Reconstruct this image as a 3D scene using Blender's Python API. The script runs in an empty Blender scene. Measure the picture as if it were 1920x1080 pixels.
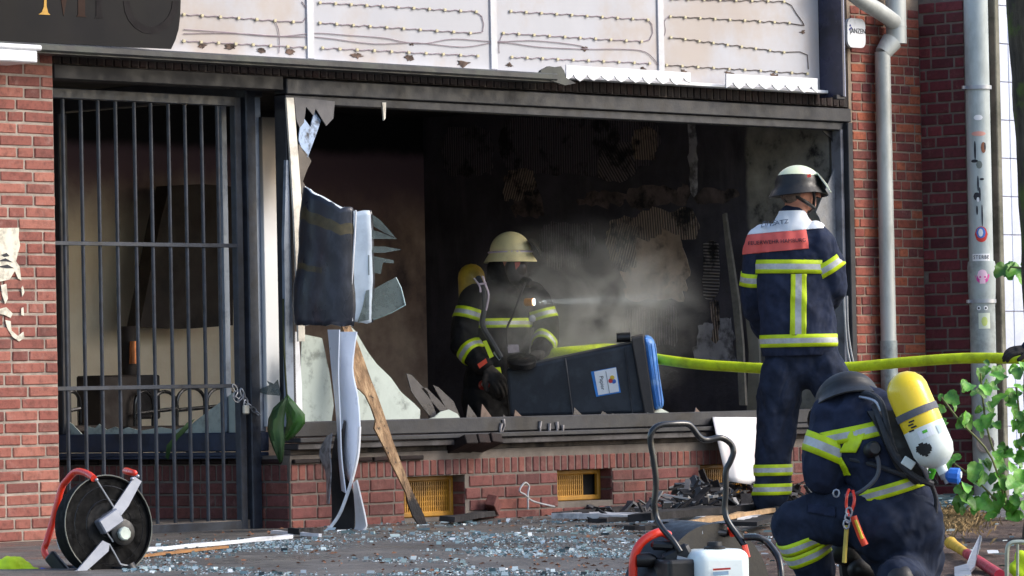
import bpy, bmesh, math, random
from mathutils import Vector, Matrix, noise
from mathutils.bvhtree import BVHTree
R = random.Random(7)
S = bpy.context.scene
COL = S.collection
# ------------------------------------------------------------------ camera
PSI, FPX, PITCH, ROLL, DIST, CAMH = math.radians(48), 8550.0, math.atan(197/8550), 0.0195, 26.5, 0.72
f0 = Vector((math.sin(PSI), math.cos(PSI), 0)); r0 = Vector((math.cos(PSI), -math.sin(PSI), 0)); ZUP = Vector((0, 0, 1))
FW = f0*math.cos(PITCH) + ZUP*math.sin(PITCH); u0 = ZUP*math.cos(PITCH) - f0*math.sin(PITCH)
RT = r0*math.cos(ROLL) - u0*math.sin(ROLL); UPV = u0*math.cos(ROLL) + r0*math.sin(ROLL)
CAM = -DIST*f0 + Vector((0, 0, CAMH))
cd = bpy.data.cameras.new('camera'); cam = bpy.data.objects.new('camera', cd); COL.objects.link(cam)
cam.matrix_world = Matrix(((RT.x, UPV.x, -FW.x, CAM.x), (RT.y, UPV.y, -FW.y, CAM.y), (RT.z, UPV.z, -FW.z, CAM.z), (0, 0, 0, 1)))
cd.sensor_width = 36; cd.lens = FPX/1920*36; cd.clip_start = 0.5; cd.clip_end = 2000
S.camera = cam
# ------------------------------------------------------------------ light
SUN = Vector((0.50, -0.62, 0.62)).normalized()
W = bpy.data.worlds.new('World'); S.world = W; W.use_nodes = True
nt = W.node_tree; sky = nt.nodes.new('ShaderNodeTexSky'); sky.sky_type = 'NISHITA'; sky.sun_disc = False
sky.sun_elevation = math.asin(SUN.z); sky.sun_rotation = math.atan2(SUN.x, SUN.y); sky.dust_density = 2.5; sky.air_density = 1.0; sky.ozone_density = 1.0
bg = nt.nodes['Background']; bg.inputs['Strength'].default_value = 0.15; nt.links.new(sky.outputs[0], bg.inputs['Color'])
sl = bpy.data.lights.new('sun', 'SUN'); sl.energy = 1.0; sl.angle = math.radians(22); sl.color = (1.0, 0.95, 0.88)
so = bpy.data.objects.new('sun', sl); COL.objects.link(so); so.rotation_euler = (-SUN).to_track_quat('-Z', 'Y').to_euler(); so.location = (10, -12, 14)
S.view_settings.view_transform = 'Standard'; S.view_settings.look = 'None'; S.view_settings.gamma = 1; S.view_settings.exposure = 1.0
S.view_settings.use_curve_mapping = False
S.cycles.use_denoising = True; S.cycles.max_bounces = 8; S.cycles.volume_bounces = 1; S.cycles.transparent_max_bounces = 12
# ------------------------------------------------------------------ measuring on real planes
def ray(px, py): return FW + RT*((px-960)/FPX) + UPV*((540-py)/FPX)
def onY(px, py, Y=0.0): d = ray(px, py); return CAM + d*((Y-CAM.y)/d.y)
def onX(px, py, X): d = ray(px, py); return CAM + d*((X-CAM.x)/d.x)
def onZ(px, py, Z=0.0): d = ray(px, py); return CAM + d*((Z-CAM.z)/d.z)
def at(px, py, s, dd=0.0): return CAM + ray(px, py)*(FPX/s + dd)
def zg(y): return -0.022*max(0.0, min(9.0, -y-1.5))
def onG(px, py):
    p = onZ(px, py, 0)
    for _ in range(8): p = onZ(px, py, zg(p.y))
    return p
# ------------------------------------------------------------------ materials
def lin(h):
    if isinstance(h, (tuple, list)): return tuple(h)[:3]
    h = h.lstrip('#'); c = [int(h[i:i+2], 16)/255 for i in (0, 2, 4)]
    return tuple(x/12.92 if x <= .04045 else ((x+.055)/1.055)**2.4 for x in c)
def N(t, kind, **kw):
    n = t.nodes.new(kind)
    for k, v in kw.items():
        if k.startswith('i_'): n.inputs[k[2:].replace('_', ' ')].default_value = v
        elif k.startswith('n_'): n.inputs[int(k[2:])].default_value = v
        else: setattr(n, k, v)
    return n
def L(t, a, b): t.links.new(a, b)
def ramp(t, fac, stops, interp='LINEAR'):
    r = t.nodes.new('ShaderNodeValToRGB'); r.color_ramp.interpolation = interp
    el = r.color_ramp.elements
    while len(el) < len(stops): el.new(0.5)
    for e, (p, c) in zip(el, stops): e.position = p; e.color = (*c, 1) if len(c) == 3 else c
    L(t, fac, r.inputs[0]); return r.outputs[0]
def mixc(t, fac, a, b, mode='MIX'):
    m = t.nodes.new('ShaderNodeMix'); m.data_type = 'RGBA'; m.blend_type = mode
    for s, v in ((0, fac), (6, a), (7, b)):
        if hasattr(v, 'node'): L(t, v, m.inputs[s])
        else: m.inputs[s].default_value = v if s == 0 else (*v, 1)
    return m.outputs[2]
def noi(t, scale, detail=4, rough=.55, vec=None, dist=0):
    n = N(t, 'ShaderNodeTexNoise', i_Scale=scale, i_Detail=detail, i_Roughness=rough, i_Distortion=dist)
    v = vec or t.nodes.new('ShaderNodeTexCoord').outputs['Object']
    L(t, v, n.inputs['Vector']); return n.outputs[0]
def coord(t, sc=(1, 1, 1), kind='Object'):
    c = t.nodes.new('ShaderNodeTexCoord'); m = N(t, 'ShaderNodeMapping'); m.inputs['Scale'].default_value = sc
    L(t, c.outputs[kind], m.inputs[0]); return m.outputs[0]
def math_(t, op, a, b=0.0, clamp=False):
    m = N(t, 'ShaderNodeMath', operation=op, use_clamp=clamp)
    for i, v in enumerate((a, b)):
        if hasattr(v, 'node'): L(t, v, m.inputs[i])
        else: m.inputs[i].default_value = v
    return m.outputs[0]
def smooth(t, v, a, b):
    m = N(t, 'ShaderNodeMapRange', interpolation_type='SMOOTHSTEP'); L(t, v, m.inputs[0]); m.inputs[1].default_value = a; m.inputs[2].default_value = b
    return m.outputs[0]
def newmat(name):
    m = bpy.data.materials.new(name); m.use_nodes = True; t = m.node_tree; return m, t, t.nodes['Principled BSDF']
def bump(t, b, h, strength=.3, dist=.01):
    n = N(t, 'ShaderNodeBump'); n.inputs['Strength'].default_value = strength; n.inputs['Distance'].default_value = dist
    L(t, h, n.inputs['Height']); L(t, n.outputs[0], b.inputs['Normal'])
MC = {}
def mat(name, col, rough=.6, metal=0.0, var=.25, scale=12, bmp=.15, bscale=60, dirt=None, dscale=5, damt=.5, rand=0.0, spec=.5, coat=0.0, sheen=0.0, stretch=(1, 1, 1), fold=0):
    if name in MC: return MC[name]
    m, t, b = newmat(name); c = lin(col)
    v = coord(t, stretch)
    lo = tuple(x*(1-var) for x in c); hi = tuple(min(1, x*(1+var)) for x in c)
    out = ramp(t, noi(t, scale, 5, .6, v), [(.3, lo), (.7, hi)])
    if dirt: out = mixc(t, math_(t, 'MULTIPLY', smooth(t, noi(t, dscale, 6, .65, v), .45, .65), damt), out, lin(dirt))
    if rand:
        oi = t.nodes.new('ShaderNodeObjectInfo'); k = math_(t, 'MULTIPLY_ADD', oi.outputs['Random'], 2*rand)
        k.node.inputs[2].default_value = 1-rand
        hs = N(t, 'ShaderNodeHueSaturation'); L(t, k, hs.inputs['Value']); L(t, out, hs.inputs['Color']); out = hs.outputs[0]
    L(t, out, b.inputs['Base Color'])
    rr = ramp(t, noi(t, scale*1.7, 3, .5, v), [(.3, (max(.02, rough-.12),)*3), (.7, (min(1, rough+.12),)*3)]); L(t, rr, b.inputs['Roughness'])
    b.inputs['Metallic'].default_value = metal; b.inputs['Specular IOR Level'].default_value = spec
    b.inputs['Coat Weight'].default_value = coat; b.inputs['Sheen Weight'].default_value = sheen
    if fold:
        bump(t, b, math_(t, 'ADD', noi(t, 6.5, 2, .45, coord(t, (1, 1, .7)), .7), math_(t, 'MULTIPLY', noi(t, 220, 2, .5, v), .012)), .85, fold)
    elif bmp: bump(t, b, noi(t, bscale, 4, .6, v), bmp, .004)
    MC[name] = m; return m
# ------------------------------------------------------------------ objects
def org(p):
    o = Vector((0, 0, 0))
    while p: o += p.location; p = p.parent
    return o
def tag(o, label=None, cat=None, group=None, kind=None):
    for k, v in (('label', label), ('category', cat), ('group', group), ('kind', kind)):
        if v: o[k] = v
    return o
def thing(name, label, cat, loc, group=None):
    o = bpy.data.objects.new(name, None); COL.objects.link(o); o.location = loc; o.empty_display_size = .1
    return tag(o, label, cat, group)
def link(name, me, m, parent=None, sm=False, loc=None):
    if m is not None:
        if me.materials: me.materials.clear()
        for x in (m if isinstance(m, (list, tuple)) else [m]): me.materials.append(x)
    o = bpy.data.objects.new(name, me); COL.objects.link(o)
    if parent: o.parent = parent
    if loc is not None: o.location = loc
    if sm:
        for p in me.polygons: p.use_smooth = True
    return o
def frame_of(t, ref=None):
    t = t.normalized(); ref = ref or (ZUP if abs(t.z) < .9 else Vector((1, 0, 0)))
    a = (ref - t*ref.dot(t))
    if a.length < 1e-5: a = t.orthogonal()
    a.normalize(); return a, t.cross(a)
class MB:
    def __init__(s): s.v = []; s.f = []; s.mi = []; s.cur = 0
    def add(s, vs, fs):
        k = len(s.v); s.v += [Vector(v) for v in vs]; s.f += [tuple(i+k for i in f) for f in fs]; s.mi += [s.cur]*len(fs); return s
    def box(s, c, size, M=None, bev=0.0):
        hx, hy, hz = (x/2 for x in size); c = Vector(c); M = M or Matrix.Identity(3)
        b = min(bev, hx*.9, hy*.9, hz*.9)
        if b <= 0:
            vs = [c + M @ Vector((x*hx, y*hy, z*hz)) for x in (-1, 1) for y in (-1, 1) for z in (-1, 1)]
            return s.add(vs, [(0, 1, 3, 2), (4, 6, 7, 5), (0, 4, 5, 1), (2, 3, 7, 6), (0, 2, 6, 4), (1, 5, 7, 3)])
        vs = []; idx = {}
        for x in (-1, 1):
            for y in (-1, 1):
                for z in (-1, 1):
                    for ax in range(3):
                        p = [x*hx, y*hy, z*hz]
                        for o_ in range(3):
                            if o_ != ax: p[o_] -= (x, y, z)[o_]*b
                        idx[(x, y, z, ax)] = len(vs); vs.append(c + M @ Vector(p))
        fs = []
        for ax in range(3):
            o1, o2 = [(1, 2), (2, 0), (0, 1)][ax]
            for sg in (-1, 1):
                q = []
                for a, d in ((-1, -1), (1, -1), (1, 1), (-1, 1)):
                    k = [0, 0, 0]; k[ax] = sg; k[o1] = a; k[o2] = d; q.append(idx[(*k, ax)])
                fs.append(tuple(q) if sg > 0 else tuple(reversed(q)))
        for ax in range(3):      # edges along ax
            o1, o2 = [(1, 2), (2, 0), (0, 1)][ax]
            for a in (-1, 1):
                for d in (-1, 1):
                    def kk(e, fa):
                        k = [0, 0, 0]; k[ax] = e; k[o1] = a; k[o2] = d; return idx[(*k, fa)]
                    q = (kk(-1, o1), kk(1, o1), kk(1, o2), kk(-1, o2)); fs.append(q if a*d < 0 else tuple(reversed(q)))
        for x in (-1, 1):
            for y in (-1, 1):
                for z in (-1, 1):
                    q = tuple(idx[(x, y, z, k)] for k in range(3)); fs.append(q if x*y*z > 0 else tuple(reversed(q)))
        return s.add(vs, fs)
    def bar(s, a, b, w, h, ref=None, bev=0.0):
        a, b = Vector(a), Vector(b); t = b-a; u, w_ = frame_of(t, ref); M = Matrix((t.normalized(), w_, u)).transposed()
        return s.box((a+b)/2, (t.length, w, h), M, bev)
    def tube(s, pts, r, n=10, cap=True, closed=False):
        pts = [Vector(p) for p in pts]; k = len(pts); rs = r if isinstance(r, (list, tuple)) else [r]*k
        a = None; rings = []
        for i, p in enumerate(pts):
            t = (pts[(i+1) % k]-pts[i-1]) if closed else (pts[min(i+1, k-1)]-pts[max(i-1, 0)])
            t.normalize()
            if a is None: a, _ = frame_of(t)
            a = (a - t*a.dot(t)).normalized(); b = t.cross(a)
            rings.append([p + (a*math.cos(q*2*math.pi/n) + b*math.sin(q*2*math.pi/n))*rs[i] for q in range(n)])
        vs = [v for g in rings for v in g]; fs = []
        for i in range(k if closed else k-1):
            j = (i+1) % k
            for q in range(n): fs.append((i*n+q, i*n+(q+1) % n, j*n+(q+1) % n, j*n+q))
        if cap and not closed: fs += [tuple(reversed(range(n))), tuple(range((k-1)*n, k*n))]
        return s.add(vs, fs)
    def lathe(s, o, axis, prof, n=24, ref=None):   # prof: (distance along axis, radius)
        o = Vector(o); t = Vector(axis).normalized(); a, b = frame_of(t, ref)
        vs = []; fs = []
        for d, r in prof:
            for q in range(n): vs.append(o + t*d + (a*math.cos(q*2*math.pi/n) + b*math.sin(q*2*math.pi/n))*max(r, 1e-4))
        for i in range(len(prof)-1):
            for q in range(n): fs.append((i*n+q, i*n+(q+1) % n, (i+1)*n+(q+1) % n, (i+1)*n+q))
        if prof[0][1] > 1e-3: fs.append(tuple(reversed(range(n))))
        if prof[-1][1] > 1e-3: fs.append(tuple(range((len(prof)-1)*n, len(prof)*n)))
        return s.add(vs, fs)
    def prism(s, poly, ext):     # poly: 3-D points, ext: thickness vector
        poly = [Vector(p) for p in poly]; n = len(poly); e = Vector(ext)
        fs = [tuple(range(n)), tuple(reversed(range(n, 2*n)))] + [(i, n+i, n+(i+1) % n, (i+1) % n) for i in range(n)]
        return s.add(poly + [p+e for p in poly], fs)
    def ribbon(s, rows, th):     # rows: pairs of points (left edge, right edge); th thickness along local normal
        rows = [(Vector(a), Vector(b)) for a, b in rows]; k = len(rows); vs = []
        for i, (a, b) in enumerate(rows):
            t = (rows[min(i+1, k-1)][0]+rows[min(i+1, k-1)][1]-rows[max(i-1, 0)][0]-rows[max(i-1, 0)][1])
            nn = (b-a).cross(t)
            nn = nn.normalized()*th if nn.length > 1e-9 else Vector((0, -th, 0))
            vs += [a, b, b+nn, a+nn]
        fs = [(0, 1, 2, 3), tuple(4*(k-1)+q for q in (3, 2, 1, 0))]
        for i in range(k-1):
            for q in range(4): fs.append((4*i+q, 4*i+4+q, 4*i+4+(q+1) % 4, 4*i+(q+1) % 4))
        return s.add(vs, fs)
    def ball(s, c, r, nu=12, nv=8):
        c = Vector(c); rr = Vector(r) if hasattr(r, '__len__') else Vector((r, r, r)); vs = []; fs = []
        for i in range(nv+1):
            th = math.pi*i/nv
            for q in range(nu): ph = 2*math.pi*q/nu; vs.append(c + Vector((rr.x*math.sin(th)*math.cos(ph), rr.y*math.sin(th)*math.sin(ph), rr.z*math.cos(th))))
        for i in range(nv):
            for q in range(nu): fs.append((i*nu+q, (i+1)*nu+q, (i+1)*nu+(q+1) % nu, i*nu+(q+1) % nu))
        return s.add(vs, fs)
    def mesh(s, name, o=Vector((0, 0, 0))):
        me = bpy.data.meshes.new(name); me.from_pydata([v-o for v in s.v], [], s.f)
        me.polygons.foreach_set('material_index', s.mi); me.update(); return me
    def build(s, name, m, parent=None, sm=False, fix=True, root=True):
        o = org(parent)
        if parent is None and s.v and root:      # top-level mesh: origin at its base
            o = Vector((sum(v.x for v in s.v)/len(s.v), sum(v.y for v in s.v)/len(s.v), min(v.z for v in s.v)))
        me = s.mesh(name, o)
        if fix:
            bm = bmesh.new(); bm.from_mesh(me); bmesh.ops.recalc_face_normals(bm, faces=bm.faces); bm.to_mesh(me); bm.free()
        ob = link(name, me, m, parent, sm)
        if parent is None: ob.location = o
        if sm:
            try: me.set_sharp_from_angle(angle=math.radians(40))
            except Exception: pass
        return ob
def curve_pts(P, n=6):           # Catmull-Rom through the points
    P = [Vector(p) for p in P]; out = []
    for i in range(len(P)-1):
        a, b, c, d = P[max(i-1, 0)], P[i], P[i+1], P[min(i+2, len(P)-1)]
        for k in range(n):
            t = k/n; out.append(.5*((2*b)+(c-a)*t+(2*a-5*b+4*c-d)*t*t+(3*b-a-3*c+d)*t**3))
    return out+[P[-1]]
def text_mesh(body, size):
    cu = bpy.data.curves.new('lettering', 'FONT'); cu.body = body; cu.size = size; cu.align_x = 'CENTER'; cu.align_y = 'CENTER'; cu.extrude = .0006
    o = bpy.data.objects.new('tmp', cu); COL.objects.link(o); bpy.context.view_layer.update()
    me = bpy.data.meshes.new_from_object(o.evaluated_get(bpy.context.evaluated_depsgraph_get()))
    bpy.data.objects.remove(o); bpy.data.curves.remove(cu); return me
def lettering(body, size, c, right, up, m, parent, sx=1.0, bvh=None, name='lettering'):
    me = text_mesh(body, size); right = Vector(right).normalized(); up = Vector(up).normalized(); nn = right.cross(up); o = org(parent); c = Vector(c)
    for v in me.vertices:
        p = c + right*v.co.x*sx + up*v.co.y + nn*v.co.z
        if bvh:
            h = bvh.ray_cast(p + nn*.4, -nn)
            if h[0] is not None: p = h[0] + nn*(.0125+v.co.z)
        v.co = p-o
    return link(name, me, m, parent)
# ------------------------------------------------------------------ materials of the place
def brick_mat(name, cols, soot=0.0, pale=.12):
    m, t, b = newmat(name); oi = t.nodes.new('ShaderNodeObjectInfo')
    c = ramp(t, oi.outputs['Random'], [(i/(len(cols)-1), lin(x)) for i, x in enumerate(cols)])
    gv = t.nodes.new('ShaderNodeNewGeometry').outputs['Position']
    c = mixc(t, math_(t, 'MULTIPLY', smooth(t, noi(t, 26, 6, .7, gv), .42, .72), .5), c, lin('#3a2220')); c = mixc(t, math_(t, 'MULTIPLY', smooth(t, noi(t, 1.7, 5, .65, gv), .5, .75), .45), c, lin('#40302c'))
    c = mixc(t, math_(t, 'MULTIPLY', smooth(t, noi(t, 9, 6, .75, gv), .52, .75), pale*3), c, lin('#b99a90'))
    if soot: c = mixc(t, math_(t, 'MULTIPLY_ADD', smooth(t, noi(t, 3.5, 5, .7, gv), .25, .6), .25), c, lin('#100d0e')); 
    if soot: c.node.inputs[0].links[0].from_node.inputs[2].default_value = soot
    L(t, c, b.inputs['Base Color']); b.inputs['Roughness'].default_value = .75; b.inputs['Specular IOR Level'].default_value = .3
    bump(t, b, noi(t, 90, 6, .7, gv), .5, .006); return m
BR_L = brick_mat('brick_red_light', ['#9a5d52', '#875047', '#a66a5c', '#93574c', '#784a44', '#ac7060', '#9b6054', '#8c5349'])
BR_R = brick_mat('brick_red', ['#8e4c3f', '#783f3b', '#9c5847', '#84463c', '#683838', '#9a543c', '#a86046'], pale=.09)
BR_SHADE = brick_mat('brick_shaded', ['#6b3034', '#5a2830', '#73353a', '#4f272e', '#653036'], pale=.05)  # darker brick tones paint in the shade on the projecting corner
BR_P = brick_mat('brick_plinth', ['#784843', '#633c3a', '#845046', '#5a3837', '#794845', '#6c433e'], pale=.08)
BR_S = brick_mat('brick_sooty', ['#54302a', '#452a26', '#60342c', '#4c2c28'], soot=.7, pale=.0)
def mortar_mat(name, c):
    return mat(name, c, .95, var=.3, scale=9, bmp=.8, bscale=120, dirt='#6a6058', dscale=6, damt=.5)
MO_L = mortar_mat('mortar_pale', '#a2968a'); MO_D = mortar_mat('mortar_grey', '#6b635c'); MO_S = mortar_mat('mortar_sooty', '#2a2524'); MO_R = mortar_mat('mortar_sand', '#8f7e6d')
STEEL = mat('dark_steel', '#2f3036', .45, .2, .25, 6, .1, 80, dirt='#24222a', dscale=7, damt=.7)
GATEM = mat('gate_paint', '#303641', .42, .1, .3, 14, .15, 90, dirt='#1a1a20', dscale=9, damt=.6)
FRAME = mat('window_frame_paint', '#303136', .5, .1, .35, 8, .3, 70, dirt='#1a1717', dscale=4, damt=.85)
SOOT = mat('soot', '#0e0c0e', .9, 0, .5, 5, .4, 30)
WHITEP = mat('white_plastic', '#e4e6ea', .4, 0, .06, 4, .05, 30, dirt='#8f8a84', dscale=6, damt=.35)
WHITES = mat('white_slat', '#e6e0d2', .5, 0, .08, 4, .1, 50, dirt='#6d655c', dscale=8, damt=.45)
PANEL = mat('sign_panel_white', '#b0b1b7', .55, 0, .08, 1.4, .06, 30, dirt='#a89684', dscale=1.0, damt=.6)
CHAR = mat('charred_wood', '#181516', .85, 0, .6, 14, .9, 40, dirt='#3d3a3c', dscale=12, damt=.5)
BLUEGREY = mat('blue_grey_metal', '#8b96a6', .45, .2, .15, 6, .1, 50, dirt='#434851', dscale=6, damt=.6)
ZINC = mat('zinc_pipe', '#b9bcb8', .5, .25, .1, 5, .1, 60, dirt='#7f8078', dscale=4, damt=.5, stretch=(1, 1, .35))
BLACKP = mat('black_plastic', '#0f1012', .45, 0, .3, 20, .15, 120)
BLACKM = mat('black_paint', '#111317', .3, .1, .2, 10, .05, 60, coat=.4)
REDP = mat('red_paint', '#e0341c', .35, 0, .1, 8, .05, 60, coat=.4)
ALU = mat('aluminium', '#a9adb5', .4, .8, .15, 10, .1, 80)
def glass_mat(name, col, alpha, rough=.15, dirt=.3):
    m, t, b = newmat(name); tr = t.nodes.new('ShaderNodeBsdfTransparent'); tr.inputs[0].default_value = (*[.55+.45*x for x in lin(col)], 1)
    c = mixc(t, smooth(t, noi(t, 8, 6, .7), .5, .7), lin(col), tuple(x*.45 for x in lin(col))); L(t, c, b.inputs['Base Color']); b.inputs['Roughness'].default_value = rough
    mx = t.nodes.new('ShaderNodeMixShader')
    f = math_(t, 'MULTIPLY_ADD', smooth(t, noi(t, 5, 5, .7), .35, .75), dirt); f.node.inputs[2].default_value = alpha
    L(t, math_(t, 'MINIMUM', f, 1.0), mx.inputs[0]); L(t, tr.outputs[0], mx.inputs[1]); L(t, b.outputs[0], mx.inputs[2]); L(t, mx.outputs[0], t.nodes['Material Output'].inputs[0]); return m
MILK = glass_mat('milky_glass', '#b9c4bd', .86, .35, .12)
SMOKED = glass_mat('sooty_glass', '#4d4c50', .75, .25, .25)
CLEARG = glass_mat('clear_glass', '#7d8a88', .35, .08, .3)
BROWNG = glass_mat('brown_sooted_glass', '#6f5c55', .8, .3, .2)
# ------------------------------------------------------------------ ground
mg, t, b = newmat('pavement_asphalt'); gv = t.nodes.new('ShaderNodeNewGeometry').outputs['Position']
c = ramp(t, noi(t, 2.2, 6, .6, gv), [(.3, lin('#3a3837')), (.55, lin('#55524f')), (.75, lin('#6b6762'))])
c = mixc(t, smooth(t, noi(t, 160, 3, .6, gv), .5, .68), c, lin('#8a857e'))
c = mixc(t, smooth(t, noi(t, 7, 6, .7, gv), .55, .72), c, lin('#2b2726')); L(t, c, b.inputs['Base Color'])
L(t, ramp(t, noi(t, 1.3, 4, .6, gv), [(.35, (.18,)*3), (.6, (.7,)*3)]), b.inputs['Roughness']); bump(t, b, noi(t, 140, 5, .7, gv), .5, .008)
ys = [400, 3.0, .5, -1.5, -3, -4.5, -6, -7.5, -9, -10.5, -40, -400]; xs = [-400, -30, -12, -6, 0, 6, 12, 30, 400]
g = MB(); g.add([(x, y, zg(y)) for y in ys for x in xs], [(j*9+i, j*9+i+1, (j+1)*9+i+1, (j+1)*9+i) for j in range(len(ys)-1) for i in range(8)])
tag(g.build('pavement', mg, None, root=False), kind='structure')
# soil of the tree pit, a lumpy sheet lying on the pavement
ms, t, b = newmat('soil'); gv = t.nodes.new('ShaderNodeNewGeometry').outputs['Position']
c = ramp(t, noi(t, 30, 6, .7, gv), [(.3, lin('#3b302a')), (.5, lin('#6b574b')), (.62, lin('#8c7567')), (.75, lin('#a89484'))]); c = mixc(t, smooth(t, noi(t, 3, 4, .6, gv), .4, .65), c, lin('#4a3a34'))
L(t, c, b.inputs['Base Color']); b.inputs['Roughness'].default_value = .95; bump(t, b, noi(t, 90, 6, .75, gv), 1, .02)
A, Bq, Cq, Dq = onG(1385, 985), onG(2150, 945), onG(2300, 1200), onG(1330, 1180)
s_ = MB(); n1, n2 = 60, 60; vs = []
for j in range(n2+1):
    for i in range(n1+1):
        u, v = i/n1, j/n2; p = (A*(1-u)+Bq*u)*(1-v)+(Dq*(1-u)+Cq*u)*v
        e = min(u*12, (1-u)*12, v*8, (1-v)*8, 1); q = Vector((p.x+noise.noise(p*1.7)*.25, p.y+noise.noise(p*1.7+Vector((9, 0, 0)))*.25, 0))
        vs.append((q.x, q.y, zg(q.y)-.012+e*(.022+.014*noise.noise(q*5)+.01*noise.noise(q*14))))
s_.add(vs, [(j*(n1+1)+i, j*(n1+1)+i+1, (j+1)*(n1+1)+i+1, (j+1)*(n1+1)+i) for j in range(n2) for i in range(n1)])
tag(s_.build('soil', ms, None, sm=True, root=False), kind='structure')
# ------------------------------------------------------------------ brickwork: every brick an object
BRICKS = {}
def brick_mesh(l, d, h, k):
    key = (round(l, 3), round(d, 3), round(h, 3), k)
    if key not in BRICKS:
        q = MB().box((0, 0, 0), (l, d, h), bev=.0045); rr = random.Random(hash(key) & 0xffff)
        for v in q.v: v += Vector((rr.uniform(-1, 1)*.0012, rr.uniform(-1, 1)*.0012, rr.uniform(-1, 1)*.0014))
        BRICKS[key] = q.mesh('brick')
    return BRICKS[key]
def put_brick(parent, c, u, nrm, l, h, m, d=.06, proud=.006, nv=4):
    l = max(.02, round(l/.005)*.005); me = brick_mesh(l, d, h, R.randrange(nv))
    if not me.materials: me.materials.append(m)
    if me.materials[0] is not m:
        key = (me.name, m.name)
        if key not in BRICKS: BRICKS[key] = me.copy(); BRICKS[key].materials.clear(); BRICKS[key].materials.append(m)
        me = BRICKS[key]
    o = bpy.data.objects.new('brick', me); COL.objects.link(o); o.parent = parent
    pr = proud + R.uniform(-.002, .002)
    M = Matrix((u, -nrm, ZUP)).transposed().to_4x4() @ Matrix.Rotation(R.uniform(-.010, .010), 4, 'Y'); M.translation = c + nrm*(pr-d/2) - org(parent)
    o.matrix_local = M; return o
def panel(name, o, u, nrm, us, zs, holes, depth, m, parent, reveal=.12):   # mortar body: one connected skin, holes left open with their reveals
    q = MB(); idx = {}
    def vid(i, j, k):
        if (i, j, k) not in idx: idx[(i, j, k)] = len(q.v); q.v.append(o + u*us[i] + ZUP*zs[j] - nrm*(depth if k else 0))
        return idx[(i, j, k)]
    solid = lambda i, j: 0 <= i < len(us)-1 and 0 <= j < len(zs)-1 and not any(a < (us[i]+us[i+1])/2 < b_ and c_ < (zs[j]+zs[j+1])/2 < d_ for a, b_, c_, d_ in holes)
    for i in range(len(us)-1):
        for j in range(len(zs)-1):
            if not solid(i, j): continue
            q.f.append((vid(i, j, 0), vid(i+1, j, 0), vid(i+1, j+1, 0), vid(i, j+1, 0))); q.f.append((vid(i, j, 1), vid(i, j+1, 1), vid(i+1, j+1, 1), vid(i+1, j, 1)))
            for di, dj, a, b_ in ((-1, 0, (i, j), (i, j+1)), (1, 0, (i+1, j+1), (i+1, j)), (0, -1, (i+1, j), (i, j)), (0, 1, (i, j+1), (i+1, j+1))):
                if not solid(i+di, j+dj): q.f.append((vid(*a, 0), vid(*b_, 0), vid(*b_, 1), vid(*a, 1)))
    q.mi = [0]*len(q.f); return q.build(name, m, parent)
def courses(parent, o, u, nrm, u0_, u1, z0, z1, ch, st, hd, jt, m, holes=(), skip=None, start=0.0):
    z = z0; row = 0
    while z + ch <= z1 + .012:
        x = u0_ - (R.choice((0, .5, .25, .75))*(st) if start is None else (start + (0 if row % 2 else (st+jt)*.5)))
        seq = 0
        while x < u1:
            l = st if (R.random() < .68) else hd
            a, b_ = max(x, u0_+.002), min(x+l, u1-.002)
            if u1-.002-b_ < .045: b_ = u1-.002
            segs = [(a, b_)]
            for h0, h1, hz0, hz1 in holes:
                if z+ch > hz0+.02 and z < hz1-.02:
                    ns = []
                    for s0, s1 in segs:
                        if s1 <= h0 or s0 >= h1: ns.append((s0, s1))
                        else:
                            if s0 < h0: ns.append((s0, h0-.001))
                            if s1 > h1: ns.append((h1+.001, s1))
                    segs = ns
            for s0, s1 in segs:
                if s1-s0 > .03 and not (skip and skip((s0+s1)/2, z)): put_brick(parent, o + u*((s0+s1)/2) + ZUP*(z+(ch-jt)/2), u, nrm, s1-s0, ch-jt, m)
            if b_ >= u1-.003: break
            x = b_ + jt
        z += ch; row += 1
XA = Vector((1, 0, 0)); YA = Vector((0, 1, 0)); NY = Vector((0, -1, 0)); NX = Vector((-1, 0, 0))
XP, XC, XR, XE = -3.565, -1.855, 3.225, 3.978      # pier edge, recess corner, window's right edge, end of the facade
# left pier
w = thing('brick_wall', 'tall red brick pier with torn white paper scraps, left of the barred gate', 'wall', (-3.85, 0, 0))
panel('mortar', Vector((-4.6, 0, 0)), XA, NY, [0, 4.6+XP], [-.2, 3.3], [], .5, MO_L, w)
courses(w, Vector((-4.6, 0, 0)), XA, NY, .25, 4.6+XP, .004, 2.56, .0622, .22, .105, .0125, BR_L, start=None)
# right pier
w = thing('brick_wall', 'red brick pier with downpipe between shop window and projecting corner', 'wall', (3.6, 0, 0))
panel('mortar', Vector((XR, 0, 0)), XA, NY, [0, XE-XR], [-.2, 3.3], [], .45, MO_R, w)
courses(w, Vector((XR, 0, 0)), XA, NY, .03, XE-XR, .004, 3.2, .0617, .19, .092, .0105, BR_R, start=None)
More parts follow.
